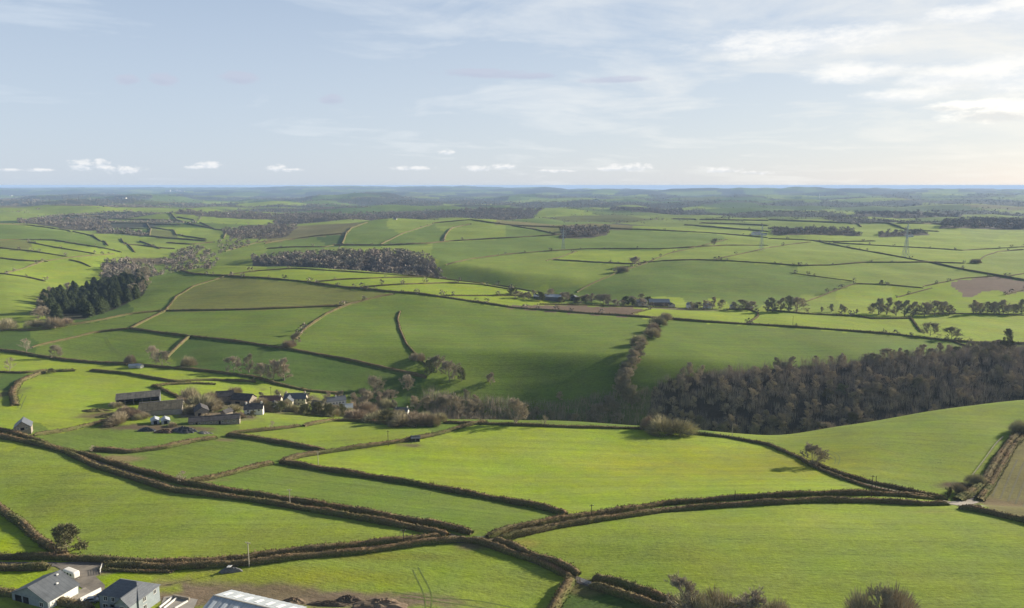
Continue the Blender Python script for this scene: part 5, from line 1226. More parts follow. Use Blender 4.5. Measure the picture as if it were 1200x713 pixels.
# the three at the bottom left
building('slate_house', 'two-storey grey house with hipped slate roof beside the gravel drive', (-109.3, 195.6), 13.2, 8.2, 5.0, 2.6, -14, 'greywall', 'slate', hip=True,
         wins=[('r', -1.9, 3.2, 1.1, 1.2), ('r', -1.9, .7, 1.1, 1.3), ('r', 2.2, 3.2, .9, 1.1), ('f', -4.4, 3.1, 1.2, 1.2), ('f', -1.9, 3.1, 1.0, 1.2), ('f', -4.6, .7, 1.6, 1.3)], doors=[('f', -2.4, 0, 1.1, 2.1)], cat='house')
hs_ = bpy.data.objects['slate_house']
def attach(o, parent, x, y, yaw):
    o.parent = parent; o.location = (x, y, 0); o.rotation_euler = (0, 0, R(yaw))
    for k in ('label', 'category', 'group'):
        if k in o: del o[k]
def wing(parent, L, W, hw, hr, x, y, yaw, wall, roof, hip, wins, nm):
    """a wing joined into the parent: its walls, roof and windows are parts of the parent"""
    before = set(bpy.data.objects); o = building('wing', 'wing', (0, 150), L, W, hw, hr, yaw, wall, roof, hip=hip, wins=wins)
    mt = Matrix.Translation((x, y, 0)) @ Matrix.Rotation(R(yaw), 4, 'Z')
    for c in list(o.children):
        c.parent = parent; c.matrix_local = mt
        if c.name.split('.')[0] in ('wall', 'roof'): c.name = nm + '_' + c.name.split('.')[0]
    bpy.data.objects.remove(o)
wing(hs_, 6.0, 4.6, 4.9, 1.9, 3.9, -4.2, 90, 'greywall', 'slate', False, [('l', 0, 3.0, 1.2, 1.2)], 'front_wing')
wing(hs_, 8.0, 4.4, 2.5, 1.5, 1.2, -8.0, 0, 'greywall', 'slate', True, [('f', -2, .8, 1.4, 1.1), ('f', 1.6, .8, 1.4, 1.1), ('r', 0, .8, 1.0, 1.1)], 'garden_room')
building('grey_bungalow', 'wide low grey-roofed building behind the garden hedge in the bottom left corner', (-135.5, 199.0), 9.8, 14.2, 2.7, 3.0, 70, 'greywall', 'metal_dark',
         wins=[('l', -4.5, .6, 1.4, 1.3), ('f', 2.0, .7, 1.5, 1.2)], doors=[('l', 4.6, 0, 2.6, 2.3), ('l', 1.6, 0, 2.2, 2.3), ('f', -2.5, 0, 1.0, 2.1)], lights=0, cat='house', ribs=0)
bg_ = bpy.data.objects['grey_bungalow']
m_ = bmesh.new(); boxmesh(m_, -4.3, 4.5, -7.15, -7.08, .05, 2.45); bobj('white_panel', m_, M['white'], bg_)
for (x_, y_) in ((1.0, -3.6), (3.2, -1.0)):
    m_ = bmesh.new(); boxmesh(m_, x_ - .3, x_ + .3, y_ - .25, y_ + .25, 2.7 + 3.0 * (1 - abs(y_) / 7.1) + .05, 2.7 + 3.0 * (1 - abs(y_) / 7.1) + .35); bobj('roof_vent', m_, M['white'], bg_)
building('metal_shed', 'pale sheet-metal shed with translucent rooflights at the bottom edge', (-71.2, 186.4), 25, 13.5, 4.2, 2.1, -20, 'metal_dark', 'metal', lights=7, ribs=1.0, cat='shed')
# farm on the left
building('stone_barn', 'small stone barn with a dark slate roof standing alone at the left edge', bpx(28, 507), 9.5, 8.2, 4.2, 3.0, 118, 'stone', 'slate', wins=[('l', -2.0, 3.0, .9, .9), ('l', 2.0, 3.0, .9, .9)], doors=[('l', 0, 2.4, 1.6, 1.4)], cat='barn')
building('open_barn', 'long open-fronted barn with grey sheet roof and concrete posts', bpx(163, 472), 27, 13, 4.6, 2.3, 22, 'metal_dark', 'asbestos', opens=('f',), posts=5, ribs=1.5, cat='barn')
building('mossy_barn', 'large barn with mossy roof in front of the open-fronted one', bpx(190, 483), 26, 17, 3.6, 3.2, 18, 'concrete', 'asb_moss', ribs=1.5, doors=[('l', 0, 0, 4, 3.2)], cat='barn')
building('curved_shed', 'left one of the two small white sheds with dark mouths', bpx(182, 496), 6.5, 4.6, 2.3, 1.1, 118, 'metal', 'metal', doors=[('l', 0, 0, 1.8, 2.1)], cat='shed')
building('curved_shed', 'right one of the two small white sheds with dark mouths', bpx(194, 496), 6.5, 4.6, 2.3, 1.1, 118, 'metal', 'metal', doors=[('l', 0, 0, 1.8, 2.1)], cat='shed')
building('long_stable', 'very long low stone building with slate roof facing the green paddock', bpx(252, 496), 30, 6.5, 2.7, 1.9, 15, 'stone', 'slate_old', wins=[('f', -12 + k * 3.4, 1.0, .9, .9) for k in range(8)], doors=[('f', -10.4, 0, 1.1, 2), ('f', 3.2, 0, 1.1, 2)], cat='barn')
building('gabled_barn', 'cream-gabled barn left of the stone yard', bpx(236, 486), 11, 8.5, 3.6, 2.4, 118, 'stone', 'slate_old', doors=[('l', 1.5, 0, 1.6, 2.4)], cat='barn')
building('gabled_barn', 'dark-roofed barn behind the big bare willow', bpx(264, 470), 12, 8, 4.2, 2.6, 12, 'stone', 'slate_old', doors=[('l', 0, 0, 3.0, 3.2)], cat='barn')
building('gabled_barn', 'broad dark-roofed barn against the bright pasture, right of the smaller one', bpx(286, 474), 15, 10, 4.4, 3.0, -12, 'stone', 'slate_old', doors=[('f', -2, 0, 3.2, 3.0)], cat='barn')
building('yard_shed', 'small dark shed in the middle of the stone yard', bpx(266, 487), 6, 5, 2.6, 1.4, 60, 'stone', 'slate_old', cat='shed')
building('farm_cottage', 'cottage with a white end wall and chimneys at the heart of the farm', bpx(298, 485), 12, 7, 4.0, 2.6, 12, 'white', 'slate_old', chim=[(-5, 1.0), (5, 1.0)], wins=[('f', -3.5, 2.4, 1, 1), ('f', 0, 2.4, 1, 1), ('f', 3.5, 2.4, 1, 1), ('f', -3.5, .7, 1, 1)], cat='cottage')
building('farm_cottage', 'long cottage with a reddish roof left of the large farmhouse', bpx(318, 474), 15, 6.5, 3.6, 2.4, 2, 'cream', 'red_roof', chim=[(6.6, .9)], wins=[('f', -5, 2.0, 1, 1), ('f', -1, 2.0, 1, 1), ('f', 3, 2.0, 1, 1)], cat='cottage')
building('farm_cottage', 'tiny cottage with a bright white gable below the reddish roof', bpx(322, 479), 6.5, 5, 3.0, 1.9, 112, 'white', 'slate_old', wins=[('l', 0, 1.2, .9, 1)], cat='cottage')
building('farmhouse', 'large slate-roofed farmhouse with two chimneys at the centre of the village', bpx(347, 474), 16, 8, 5.0, 3.0, 4, 'cream', 'slate', chim=[(-7, 1.1), (7, 1.1)], wins=[('f', -6 + 3 * k, z, 1, 1.3) for k in range(5) for z in (.8, 3.3)] + [('r', -1.5, 3.2, .9, 1.1), ('r', 1.5, 3.2, .9, 1.1)], cat='house')
wing(bpy.data.objects['farmhouse'], 8, 6.5, 4.8, 2.6, -3.6, -5.0, 90, 'cream', 'slate', False, [('l', 0, 3.2, 1, 1.2), ('l', 0, .8, 1, 1.2)], 'cross_wing')
building('garden_house', 'low pale-roofed house between the farmhouse and the white row', bpx(373, 478), 9, 7, 2.8, 2.2, -30, 'cream', 'asbestos', wins=[('f', 0, .9, 1.2, 1)], cat='house')
building('white_row_house', 'long white-walled house with a dark roof above the village gardens', bpx(394, 474), 15, 6.5, 3.6, 2.3, 24, 'white', 'slate', wins=[('f', -5 + 2.5 * k, 1.2, 1, 1.1) for k in range(5)], chim=[(0, .9)], cat='house')
building('white_row_house', 'pale-roofed bungalow below the long white-walled house', bpx(406, 481), 10, 7, 2.8, 2.0, 12, 'white', 'metal', wins=[('f', -3, .9, 1.2, 1), ('f', 2, .9, 1.2, 1), ('r', 0, .9, 1, 1)], cat='house')
building('white_cottage', 'dark-roofed cottage with a white end wall right of the village thicket', bpx(471, 486), 11, 6.5, 3.2, 2.4, -6, 'white', 'slate', chim=[(-4.8, .8), (4.8, .8)], wins=[('f', -2.5, .9, 1, 1), ('f', 2.5, .9, 1, 1)], cat='cottage')
building('field_shelter', 'small dark livestock shelter against the scrubby bank hedge', bpx(487, 517), 5, 3.5, 2.2, .8, 10, 'timber', 'metal_dark', opens=('f',), posts=2, cat='shelter')
# in the hollow above the bright farm field
building('small_shed', 'left pale tin shed in the hollow under the shaded slope', bpx(156, 431), 6, 4, 2.0, .9, 12, 'metal', 'metal', cat='shed')
building('small_shed', 'right pale tin shed in the hollow under the shaded slope', bpx(164, 431), 5, 4, 2.0, .9, -20, 'white', 'metal', cat='shed')
# hill farm
building('hill_barn', 'long pale-roofed barn on the bright hilltop', bpx(642, 351), 34, 13, 4.2, 2.4, -14, 'metal_dark', 'metal', ribs=1.6, cat='barn')
building('hill_barn', 'short dark barn at the right end of the pale-roofed one', bpx(673, 352.5), 9, 9, 4.6, 2.2, 80, 'greywall', 'metal_dark', opens=('l',), posts=2, cat='barn')
building('hill_barn', 'dark-blue-roofed big barn of the hill farm', bpx(772, 358), 26, 16, 5.2, 3.2, -4, 'timber', 'blue_roof', ribs=1.6, cat='barn')
building('hill_house', 'stone farmhouse with a grey roof left of the dark-blue-roofed barn', bpx(751, 358.5), 14, 9, 5.2, 3.0, 20, 'cream', 'slate', wins=[('f', -4, 3, 1.2, 1.3), ('f', 0, 3, 1.2, 1.3), ('f', 4, 3, 1.2, 1.3)], chim=[(0, 1.1)], cat='house')
building('hill_shed', 'pale stone outbuilding at the right end of the hill farm', bpx(787, 360), 8, 6, 3.6, 1.8, 100, 'cream', 'asbestos', cat='shed')
building('hill_cottage', 'narrow bright white cottage gable among the trees right of the hill farm', bpx(807, 361), 7, 4.5, 4.6, 2.2, 100, 'white', 'slate', cat='cottage')
building('hill_cottage', 'low stone cottage beside the narrow white gable', bpx(814, 361), 8, 5, 2.6, 1.8, 5, 'stone', 'slate_old', cat='cottage')
building('hill_cottage', 'white cottage with a sloping pale roof, furthest right of the hill farm', bpx(829, 361), 11, 7, 3.6, 2.6, -16, 'white', 'metal', cat='cottage')
building('lane_cottage', 'little pale cottage by the lane bend', bpx(858, 362), 5, 5, 3.6, 1.8, 95, 'white', 'slate', cat='cottage')
building('lane_cottage', 'pale-roofed shed right at the lane bend', bpx(878, 363), 9, 5, 2.6, 1.4, -10, 'cream', 'metal', cat='shed')
# far off
for px_, py_, L_2, lab in [(937, 272, 22, 'bright white far house on the wooded edge of the right plateau'), (886, 275.5, 24, 'pale far farmhouse behind the second pylon'), (895, 276, 16, 'small far barn right of the pale farmhouse'),
        (463, 257.5, 11, 'tiny white far house beyond the round far hill'), (13, 230, 34, 'white far building near the left horizon'), (146, 233, 30, 'tiny white far house left of the distant white sheds'), (266, 250.5, 15, 'tiny white far farmhouse at the end of the far strip fields'),
        (197, 224.8, 90, 'leftmost of the distant white sheds near the horizon'), (205, 224.4, 90, 'tallest of the distant white sheds near the horizon'), (209, 224.8, 70, 'third of the distant white sheds near the horizon'), (214, 225.0, 70, 'rightmost of the distant white sheds near the horizon'),
        (699, 236, 34, 'tiny pale far farm below the central ridge'), (1066, 278, 18, 'tiny far house at the hedge behind the nearest pylon')]:
    building('far_house', lab, bpx(px_, py_), L_2, L_2 * .5, L_2 * .25, L_2 * .14, rnd.uniform(-15, 15), 'white', 'slate', wins=[('f', -L_2 * .2, L_2 * .1, L_2 * .08, L_2 * .07), ('f', L_2 * .2, L_2 * .1, L_2 * .08, L_2 * .07)], cat='house')
# ------------------------------------------------------------------ poles, pylons, walls, cars, heaps
def cyl(bm, p0, p1, r0, r1, n=6):
    V, T = [], []; tube(V, T, Vector(p0), Vector(p1), r0, r1, n); vs = [bm.verts.new(v) for v in V]
    for f in T: bm.faces.new([vs[i] for i in f])
    bm.faces.new(vs[n:][:n]); 
def pole(px, py, hpx, label, arm=True, mat='polewood', r=.16):
    p = at(px, py); h = hpx * p.y / F * 1.1; o = empty('utility_pole', (p.x, p.y, p.z)); tag(o, label, 'pole', 'wooden utility poles')
    o.rotation_euler.z = rnd.uniform(-.4, .4)
    bm = bmesh.new(); cyl(bm, (0, 0, -.6), (0, 0, h), r, r * .75, 8); bobj('mast', bm, M[mat], o)
    if arm:
        bm = bmesh.new(); boxmesh(bm, -.9, .9, -.07, .07, h - .5, h - .36); bobj('crossarm', bm, M[mat], o)
        for x in (-.75, 0, .75):
            bm = bmesh.new(); cyl(bm, (x, 0, h - .36), (x, 0, h - .1), .06, .05, 6); bobj('insulator', bm, M['white'], o)
for a in [(292,664,30,'tallest pale pole, with a crossarm, beside the lane at the lower left'), (340,594,21,'pale pole on the long brown lane left of centre'), (473,638,18,'dark slim pole beside the lane left of the fork'),
          (693,609,18,'dark pole in the upper long brown hedge, right of the fork'), (861,587,12,'short dark pole rising from the long brown hedge right of centre'), (1021,583,26,'tall dark pole where two lanes run together'),
          (1026,571,13,'slim pole beside the tall dark one, up the lane'), (858,512,14,'pale pole on the grass strip before the dark wood'), (929,381,10,'pole alone in the bright field above the wood'), (583,489,12,'pole on the sunny strip behind the brow hedge'),
          (455,523,18,'thin pole in the pasture below the village'), (318,471,17,'thin pole standing among the farm roofs'), (373,545,16,'faint pole in the bright convex field by its left hedge')]:
    pole(a[0], a[1], a[2], a[3], arm=a[2] > 15, mat='palewood' if 'pale' in a[3] or 'faint' in a[3] else 'polewood')
def pylon(px, py, hpx, label):
    p = at(px, py); h = hpx * p.y / F; o = empty('electricity_pylon', (p.x, p.y, p.z), R(25)); tag(o, label, 'pylon', 'lattice pylons of the power line')
    b = h * .075; t = .0045 * h
    def half(z): return b * (1 - .80 * min(z / (h * .62), 1)) if z < h * .62 else b * .2 * (1 - .75 * (z / h - .62) / .38)
    lv = [0, .17, .31, .43, .53, .62, .70, .78, .86, .94, 1.0]
    for sx in (-1, 1):
        for sy in (-1, 1):
            bm = bmesh.new()
            for i in range(len(lv) - 1):
                z0, z1 = lv[i] * h, lv[i + 1] * h; cyl(bm, (sx * half(z0), sy * half(z0), z0 - (1 if i == 0 else 0)), (sx * half(z1), sy * half(z1), z1), t, t * .9, 4)
            bobj('leg', bm, M['steel'], o)
    bm = bmesh.new()
    for i in range(len(lv) - 1):
        z0, z1 = lv[i] * h, lv[i + 1] * h; a, c = half(z0), half(z1)
        for (x0, y0, x1, y1) in ((-1, -1, 1, -1), (1, -1, 1, 1), (1, 1, -1, 1), (-1, 1, -1, -1)):
            cyl(bm, (x0 * a, y0 * a, z0), (x1 * c, y1 * c, z1), t * .6, t * .6, 3); cyl(bm, (x1 * a, y1 * a, z0), (x0 * c, y0 * c, z1), t * .6, t * .6, 3)
            cyl(bm, (x0 * c, y0 * c, z1), (x1 * c, y1 * c, z1), t * .6, t * .6, 3)
    bobj('bracing', bm, M['steel'], o)
    for f, w in ((.64, .12), (.76, .155), (.88, .11)):
        for s in (-1, 1):
            bm = bmesh.new(); z = h * f; q = half(z)
            for y in (-q, q): cyl(bm, (s * q, y, z), (s * w * h, 0, z + .01 * h), t * .8, t * .7, 4); cyl(bm, (s * q, y, z + .035 * h), (s * w * h, 0, z + .012 * h), t * .7, t * .6, 4)
            arm = bobj('crossarm', bm, M['steel'], o)
            bm = bmesh.new(); cyl(bm, (s * w * h * .98, 0, z + .008 * h), (s * w * h * .98, 0, z - .045 * h), t * .9, t * .7, 6); bobj('insulator', bm, M['steel'], arm)
pylon(1061, 302, 40, 'nearest lattice pylon, in the bright field on the right hillside')
pylon(892, 294, 30, 'middle lattice pylon, between the two pale far farmhouses')
pylon(660, 293, 25, 'farthest lattice pylon, left of centre on the opposite hillside')
p = at(960, 234); o = empty('radio_mast', p); tag(o, 'slender pale mast far off near the right horizon', 'mast')
bm = bmesh.new(); cyl(bm, (0, 0, 0), (0, 0, 55), 2.2, 1.2, 6); bobj('mast_pole', bm, M['white'], o); bm = bmesh.new(); cyl(bm, (0, 0, 55), (0, 0, 60), 2.6, 2.2, 6); bobj('mast_head', bm, M['white'], o)
def wall(px0, py0, px1, py1, h, w, mat, label, name='garden_wall'):
    a, b = at(px0, py0), at(px1, py1); bm = bmesh.new(); d = (b - a); d.z = 0; L = d.length; n = max(2, int(L / 2)); s = Vector((-d.y, d.x, 0)).normalized() * w / 2
    c = (a + b) / 2; ring = []
    for i in range(n + 1):
        q = a.lerp(b, i / n); g = ground(q.x, q.y)
        ring.append([bm.verts.new(Vector((q.x + k * s.x, q.y + k * s.y, z)) - c) for k, z in ((-1, g - .4), (1, g - .4), (1, g + h), (-1, g + h))])
    for i in range(n):
        for k in range(4): bm.faces.new([ring[i][k], ring[i][(k + 1) % 4], ring[i + 1][(k + 1) % 4], ring[i + 1][k]])
    bm.faces.new(ring[0][::-1]); bm.faces.new(ring[-1])
    o = bobj(name, bm, M[mat], None); o.location = c; tag(o, label, 'wall'); return o
wall(94, 706, 118.5, 693.5, 1.3, .3, 'white', 'white parapet wall crossing the drive in front of the slate house')
wall(187, 713, 202, 701, .5, .35, 'white', 'left of three pale kerb walls on the terrace by the slate house')
wall(192, 714, 207, 702, .5, .35, 'white', 'middle of three pale kerb walls on the terrace by the slate house')
wall(205, 714, 220, 705.5, .5, .35, 'white', 'right of three pale kerb walls on the terrace by the metal shed')
wall(203, 700, 222, 703.5, .8, .5, 'stone', 'dark rubble wall between the terrace and the bare earth')
def gate(px0, py0, px1, py1, label, mat, h=1.25):
    a, b = at(px0, py0), at(px1, py1); L = (b - a).xy.length; o = empty('field_gate', a, math.atan2(b.y - a.y, b.x - a.x)); tag(o, label, 'gate')
    for x in (-.1, L + .1):
        bm = bmesh.new(); boxmesh(bm, x - .1, x + .1, -.1, .1, -.3, h + .25); bobj('gate_post', bm, M['timber'], o)
    for k in range(5):
        bm = bmesh.new(); boxmesh(bm, .05, L - .05, -.03, .03, .18 + k * (h - .2) / 4, .26 + k * (h - .2) / 4); bobj('gate_bar', bm, M[mat], o)
    bm = bmesh.new(); cyl(bm, (.05, 0, .2), (L - .05, 0, h), .03, .03, 4); bobj('gate_brace', bm, M[mat], o)
gate(680, 682, 693, 687, 'grey metal field gate between the clipped hedges near the bottom centre', 'steel')
gate(117, 673, 120, 666, 'pale gate at the far end of the gravel drive', 'white')
gate(556, 633, 568, 633, 'low metal gate in the hedge gap at the lane fork', 'steel')
# pale post-and-rail fence beside the steep lane
def fence(pts, label, gap=4.0):
    x, y, L = resample(trace(pts, 4), gap); o = empty('rail_fence', (x[0], y[0], ground(x[0], y[0]))); tag(o, label, 'fence'); z = groundv(x, y)
    for i in range(len(x)):
        q = (x[i] - x[0], y[i] - y[0], z[i] - z[0]); bm = bmesh.new(); boxmesh(bm, q[0] - .09, q[0] + .09, q[1] - .09, q[1] + .09, q[2] - .3, q[2] + 1.25); bobj('post', bm, M['palewood'], o)
        if i + 1 < len(x):
            r = (x[i + 1] - x[0], y[i + 1] - y[0], z[i + 1] - z[0])
            for hh in (.55, 1.1): bm = bmesh.new(); cyl(bm, (q[0], q[1], q[2] + hh), (r[0], r[1], r[2] + hh), .07, .07, 4); bobj('rail', bm, M['palewood'], o)
fence([(1139,559),(1150,545),(1160,531),(1167,521),(1175,514)], 'pale rail fence climbing beside the steep lane at the right')
def car(x, y, yaw, label, paint):
    o = empty('parked_car', (x, y, ground(x, y) + .12), R(yaw)); tag(o, label, 'car')
    prof = [(-2.1, .35), (-2.12, .75), (-1.95, .95), (-1.45, 1.02), (-.95, 1.42), (.75, 1.45), (1.55, 1.05), (2.1, .95), (2.15, .4)]
    def sheet(pr, w0, w1, nm, mat, par, zc=.98):
        bm = bmesh.new(); L_v = [bm.verts.new((px, -(w1 if pz > zc else w0), pz)) for px, pz in pr]; R_v = [bm.verts.new((px, (w1 if pz > zc else w0), pz)) for px, pz in pr]; n = len(pr)
        bm.faces.new(L_v[::-1]); bm.faces.new(R_v)
        for i in range(n): bm.faces.new([L_v[i], L_v[(i + 1) % n], R_v[(i + 1) % n], R_v[i]])
        return bobj(nm, bm, mat, par)
    sheet(prof, .88, .68, 'body', M[paint], o)
    for s in (-1, 1):
        bm = bmesh.new(); v = [bm.verts.new(c) for c in ((-1.25, s * .80, 1.02), (1.2, s * .80, 1.04), (.68, s * .70, 1.38), (-.88, s * .70, 1.36))]; bm.faces.new(v if s > 0 else v[::-1]); bobj('side_window', bm, M['glass'], o)
    for nm, q in (('windscreen', [(.80, 1.40), (1.45, 1.10)]), ('rear_window', [(-1.0, 1.38), (-1.42, 1.08)])):
        bm = bmesh.new(); (xa, za), (xb, zb) = q; k = .03 if xa > 0 else -.03; bm.faces.new([bm.verts.new(c) for c in ((xa + k, -.62, za + .02), (xb + k, -.70, zb + .02), (xb + k, .70, zb + .02), (xa + k, .62, za + .02))]); bobj(nm, bm, M['glass'], o)
    for x_ in (-1.35, 1.35):
        for s in (-1, 1):
            bm = bmesh.new(); bmesh.ops.create_cone(bm, cap_ends=True, segments=14, radius1=.33, radius2=.33, depth=.22, matrix=Matrix.Translation((x_, s * .8, .22)) @ Matrix.Rotation(R(90), 4, 'X')); w = bobj('wheel', bm, M['rubber'], o)
            bm = bmesh.new(); bmesh.ops.create_cone(bm, cap_ends=True, segments=10, radius1=.19, radius2=.19, depth=.03, matrix=Matrix.Translation((x_, s * .925, .22)) @ Matrix.Rotation(R(90), 4, 'X')); bobj('rim', bm, M['steel'], w)
    for s in (-1, 1):
        bm = bmesh.new(); boxmesh(bm, 2.12, 2.17, s * .62 - .16, s * .62 + .16, .68, .82); bobj('headlight', bm, M['white'], o)
q = bpx(119, 702); car(q[0], q[1], 62, 'black car parked against the left wall of the slate house', 'car_dark')
q = bpx(107, 706); car(q[0], q[1], 12, 'grey car parked below the white parapet wall', 'car_grey')
# white rounded caravan
q = bpx(84, 677); o = empty('caravan', (q[0], q[1], ground(*q) + .1), R(-28)); tag(o, 'white round-roofed caravan parked behind the low grey building', 'caravan')
bm = bmesh.new(); boxmesh(bm, -2.8, 2.8, -1.1, 1.1, .45, 2.5); bmesh.ops.bevel(bm, geom=bm.edges[:], offset=.5, segments=4, affect='EDGES', profile=.5); bobj('shell', bm, M['white'], o)
for x_ in (-1.5, 0, 1.5): bm = bmesh.new(); boxmesh(bm, x_ - .45, x_ + .45, -1.13, -1.08, 1.35, 1.95); bobj('window', bm, M['glass'], o)
for s in (-1, 1): bm = bmesh.new(); bmesh.ops.create_cone(bm, cap_ends=True, segments=12, radius1=.33, radius2=.33, depth=.2, matrix=Matrix.Translation((0, s * .95, .3)) @ Matrix.Rotation(R(90), 4, 'X')); bobj('wheel', bm, M['rubber'], o)
bm = bmesh.new(); cyl(bm, (2.7, 0, .5), (3.9, 0, .5), .05, .05, 5); bobj('tow_bar', bm, M['steel'], o)
def heap(name, px, py, rx, ry, h, rot, mat, label, cat, seed, rough=.25):
    p = at(px, py); g = np.random.default_rng(seed); n, m = 30, 9; V = [(0, 0, h)]; 
    for j in range(1, m + 1):
        for i in range(n):
            a = 6.2832 * i / n; r = j / m; k = 1 + rough * .5 * math.sin(a * 3 + seed) + rough * .3 * math.sin(a * 7 + seed * 2)
            x, y = math.cos(a) * r * rx * k, math.sin(a) * r * ry * k
            z = h * (1 - r ** 1.8) * (1 + g.normal(0, rough * .45)) + (g.normal(0, rough * .15) * h if r < .95 else 0)
            X, Y = x * math.cos(rot) - y * math.sin(rot), x * math.sin(rot) + y * math.cos(rot)
            V.append((X, Y, z + ground(p.x + X, p.y + Y) - p.z - (.3 if j == m else 0)))
    Fc = [(0, 1 + i, 1 + (i + 1) % n) for i in range(n)]
    for j in range(m - 1):
        for i in range(n): a, b = 1 + j * n + i, 1 + j * n + (i + 1) % n; Fc.append((a, a + n, b + n, b))
    o = mesh(name, V, Fc, M[mat]); o.location = p; return tag(o, label, cat)
heap('soil_heap', 344, 706, 3.4, 2.0, 1.3, 0, 'earth', 'lumpy brown soil heap right of the metal shed', 'soil heap', 1)
heap('soil_heap', 408, 704, 4.2, 2.0, 1.5, .1, 'dark_earth', 'dark pointed soil heap in the middle of the bottom earth bank', 'soil heap', 2)
heap('soil_heap', 446, 709, 8.5, 3.4, 1.3, -.05, 'earth', 'broad brown soil bank at the bottom edge below the ruts', 'soil heap', 3)
heap('soil_heap', 386, 708, 6.5, 1.6, .8, .0, 'dark_earth', 'low flat soil ridge between the lumpy and the pointed heap', 'soil heap', 4)
for k, (a, b) in enumerate([(306, 704), (312, 706), (318, 708), (324, 706)]):
    heap('rubble_block', a, b, .8, .6, .6, k, 'concrete', ['first', 'second', 'third', 'fourth'][k] + ' pale rubble lump along the back of the metal shed, from the left', 'rubble', 10 + k, .35)
t_ = heap('covered_load', 270, 670, 3.9, 1.3, 1.5, .1, 'tarp_grey', 'grey sheeted load on the edge of the bare earth', 'covered load', 21, .15)
bm = bmesh.new(); slab(bm, [(-.9, -.6, 1.75), (.4, -.7, 1.85), (.5, .5, 1.9), (-.8, .6, 1.8)], .08); bobj('white_board', bm, M['white'], t_)
heap('silage_clamp', 172, 505, 5.2, 2.6, 1.9, .1, 'tarp', 'left black-sheeted clamp at the front of the farmyard', 'silage clamp', 22, .2)
heap('silage_clamp', 193, 507, 5.2, 2.2, 1.7, .0, 'rust', 'rusty brown heap in the middle of the farmyard front', 'scrap heap', 23, .35)
heap('silage_clamp', 216, 506, 7.2, 3.6, 2.6, -.15, 'tarp', 'large blue-black sheeted clamp below the long stable', 'silage clamp', 24, .3)
heap('rubble_heap', 240, 508, 4.2, 1.8, 1.0, -.1, 'concrete', 'pale rubble heap tapering off right of the blue-black clamp', 'rubble', 25, .4)
heap('spoil_mound', 112, 482, 9.0, 3.0, 1.4, .1, 'tuft', 'grassy spoil mound left of the open-fronted barn', 'mound', 26, .3)
heap('spoil_mound', 124, 489, 7.0, 2.4, 1.1, .0, 'tuft', 'low tufted mound in front of the grassy spoil mound', 'mound', 27, .3)
# ------------------------------------------------------------------ labels of the repeated trees, by what they stand beside
LAND = [(163,470,'the open-fronted barn'),(190,480,'the mossy barn'),(187,493,'the small white sheds'),(252,492,'the long stable'),(236,482,'the cream-gabled barn'),(264,466,'the smaller dark-roofed barn'),(286,470,'the broad dark-roofed barn'),
        (298,481,'the white-ended cottage'),(318,471,'the reddish-roofed cottage'),(347,470,'the large farmhouse'),(373,475,'the low pale-roofed house'),(394,470,'the long white-walled house'),(406,478,'the pale-roofed bungalow'),(471,482,'the lone white cottage'),(530,485,'the round-crowned tree'),
        (605,495,'the tall pale tree'),(638,498,'the pale sapling'),(785,505,'the large willow thicket'),(731,476,'the foot of the tree belt'),(642,349,'the long pale-roofed barn'),(673,351,'the short dark barn'),(772,356,'the dark-blue-roofed barn'),(751,357,'the stone farmhouse'),(807,359,'the narrow white gable'),
        (829,360,'the farthest white cottage'),(858,361,'the little lane cottage'),(883,368,'the lane bend'),(940,356,'the foot of the climbing hedge'),(1066,371,'the top of the short lane hedge'),(1000,368,'the kinked hedge corner'),(575,450,'the small pale slope tree')]
ORD = ['', 'second ', 'third ', 'fourth ', 'fifth ', 'sixth ', 'seventh ', 'eighth ', 'ninth ', 'tenth ', 'eleventh ', 'twelfth ', 'thirteenth ', 'fourteenth ', 'fifteenth ', 'sixteenth ', 'seventeenth ', 'eighteenth ', 'nineteenth ', 'twentieth ', 'twenty-first ', 'twenty-second ', 'twenty-third ', 'twenty-fourth ']
def opx(o): return proj(o.location.x, o.location.y, o.location.z)
WORD = dict(bare_tree='bare tree', scrub_bush='twiggy bush', ivy_clad_tree='ivy-clad tree', conifer_tree='conifer', thin_bare_tree='thin bare tree')
seen = {}
tops = [o for o in bpy.data.objects if o.parent is None and 'group' in o]
for grp in ('bare growth round the village', 'bare trees right of the hill farm', 'trees behind the hill farm', 'trees along the valley stream'):
    obs = sorted([o for o in tops if o['group'] == grp], key=lambda o: opx(o)[0])
    bag = {}
    for o in obs:
        x, y = opx(o); lx, ly, nm = min(LAND, key=lambda q: math.hypot(q[0] - x, (q[1] - y) * 1.6))
        dx, dy = x - lx, y - ly; far = math.hypot(dx, dy) > 22
        rel = ('right of' if dx > 0 else 'left of') if abs(dx) > abs(dy) * 1.2 else ('in front of' if dy > 0 else 'behind')
        w = WORD[o.name.split('.')[0]]
        bag.setdefault((w, ('well ' if far and 'of' in rel[-3:] and 'front' not in rel else '') + rel, nm), []).append(o)
    for (w, rel, nm), ls in bag.items():
        for i, o in enumerate(ls):
            lab = (w + ' ' + rel + ' ' + nm) if len(ls) == 1 else ((ORD[i] or 'first ') + w + ' ' + rel + ' ' + nm + ', counting rightwards')
            while lab in seen: lab = 'dusky ' + lab
            seen[lab] = 1; o['label'] = lab
def ordinal(grp, fmt, key, what=None):
    obs = sorted([o for o in tops if o['group'] == grp], key=key)
    for i, o in enumerate(obs): o['label'] = fmt % ((ORD[i] or 'first ').strip())
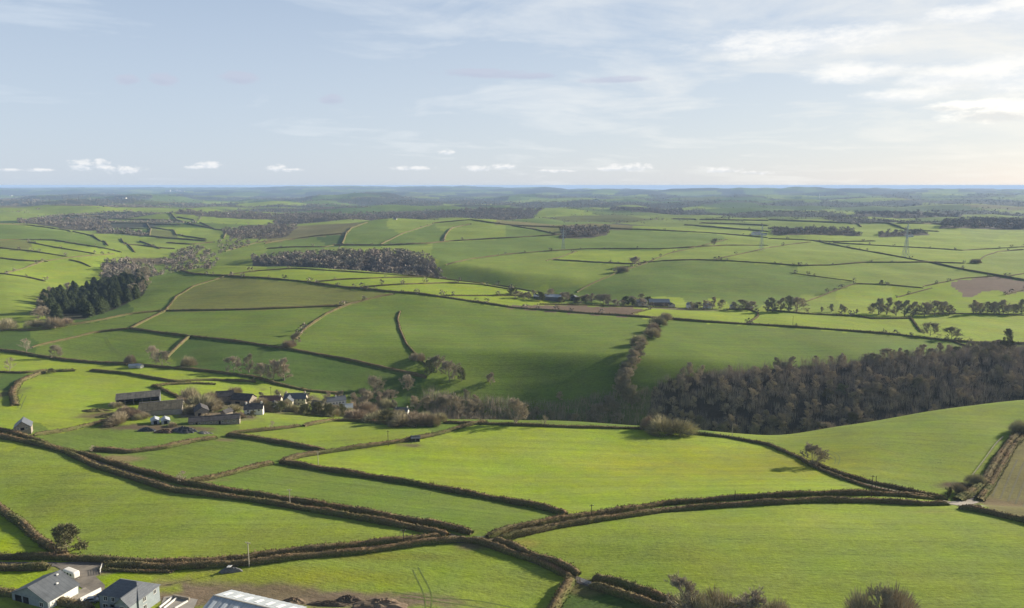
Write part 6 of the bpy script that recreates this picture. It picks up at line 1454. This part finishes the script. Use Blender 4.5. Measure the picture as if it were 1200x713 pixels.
ordinal('slim trees at the right edge', '%s slim bare tree from the left in the dense row at the right edge', lambda o: opx(o)[0])
ordinal('trees of the belt on the central hillside', '%s tree up from the valley in the belt climbing the central hillside', lambda o: -opx(o)[1])
ordinal('bare trees round the plantation', '%s leafless brown tree from the left on the fringe of the conifer plantation', lambda o: opx(o)[0])
for o in tops:
    if o['group'] == 'trees of the right-hand valley wood':
        x, y = opx(o); third = 'left end' if x < 880 else 'middle' if x < 1050 else 'right end'
        d = o.location.y / S; edge = 'upper edge' if d > 500 + (0 if x > 950 else -22) else 'lower edge' if d < 440 else 'interior'
        o['label'] = '%s in the %s of the dark valley wood near its %s' % (WORD[o.name.split('.')[0]], third if False else edge, third)
        o['group'] = 'trees in the %s, %s, of the right-hand valley wood' % (edge, third)
    if o['group'] == 'conifers of the plantation':
        x, y = opx(o); z_ = 'left' if x < 85 else 'middle' if x < 125 else 'right'
        o['label'] = 'dark green conifer in the %s part of the plantation on the left' % z_; o['group'] = 'conifers in the %s part of the plantation' % z_
# ------------------------------------------------------------------ air
def build_haze():
    me = bpy.data.meshes.new('haze'); bm = bmesh.new(); bmesh.ops.create_cube(bm, size=1); 
    x0, x1, y0, y1, z0, z1 = -64000, 64000, -3000, 54500, -60, 306
    for v in bm.verts: v.co = ((v.co.x + .5) * (x1 - x0) + x0, (v.co.y + .5) * (y1 - y0) + y0, (v.co.z + .5) * (z1 - z0) + z0)
    bm.to_mesh(me); bm.free()
    m = bpy.data.materials.new('air_haze'); m.use_nodes = True; nt = m.node_tree; nt.nodes.clear()
    v = nt.nodes.new('ShaderNodeVolumePrincipled'); v.inputs['Color'].default_value = (.45, .64, .96, 1); v.inputs['Density'].default_value = HAZE; v.inputs['Anisotropy'].default_value = 0.0
    o = nt.nodes.new('ShaderNodeOutputMaterial'); nt.links.new(v.outputs[0], o.inputs['Volume'])
    me.materials.append(m); ob = bpy.data.objects.new('haze', me); C.objects.link(ob)
    tag(ob, None, None, kind='stuff')
HAZE = 5.2e-5
build_haze()
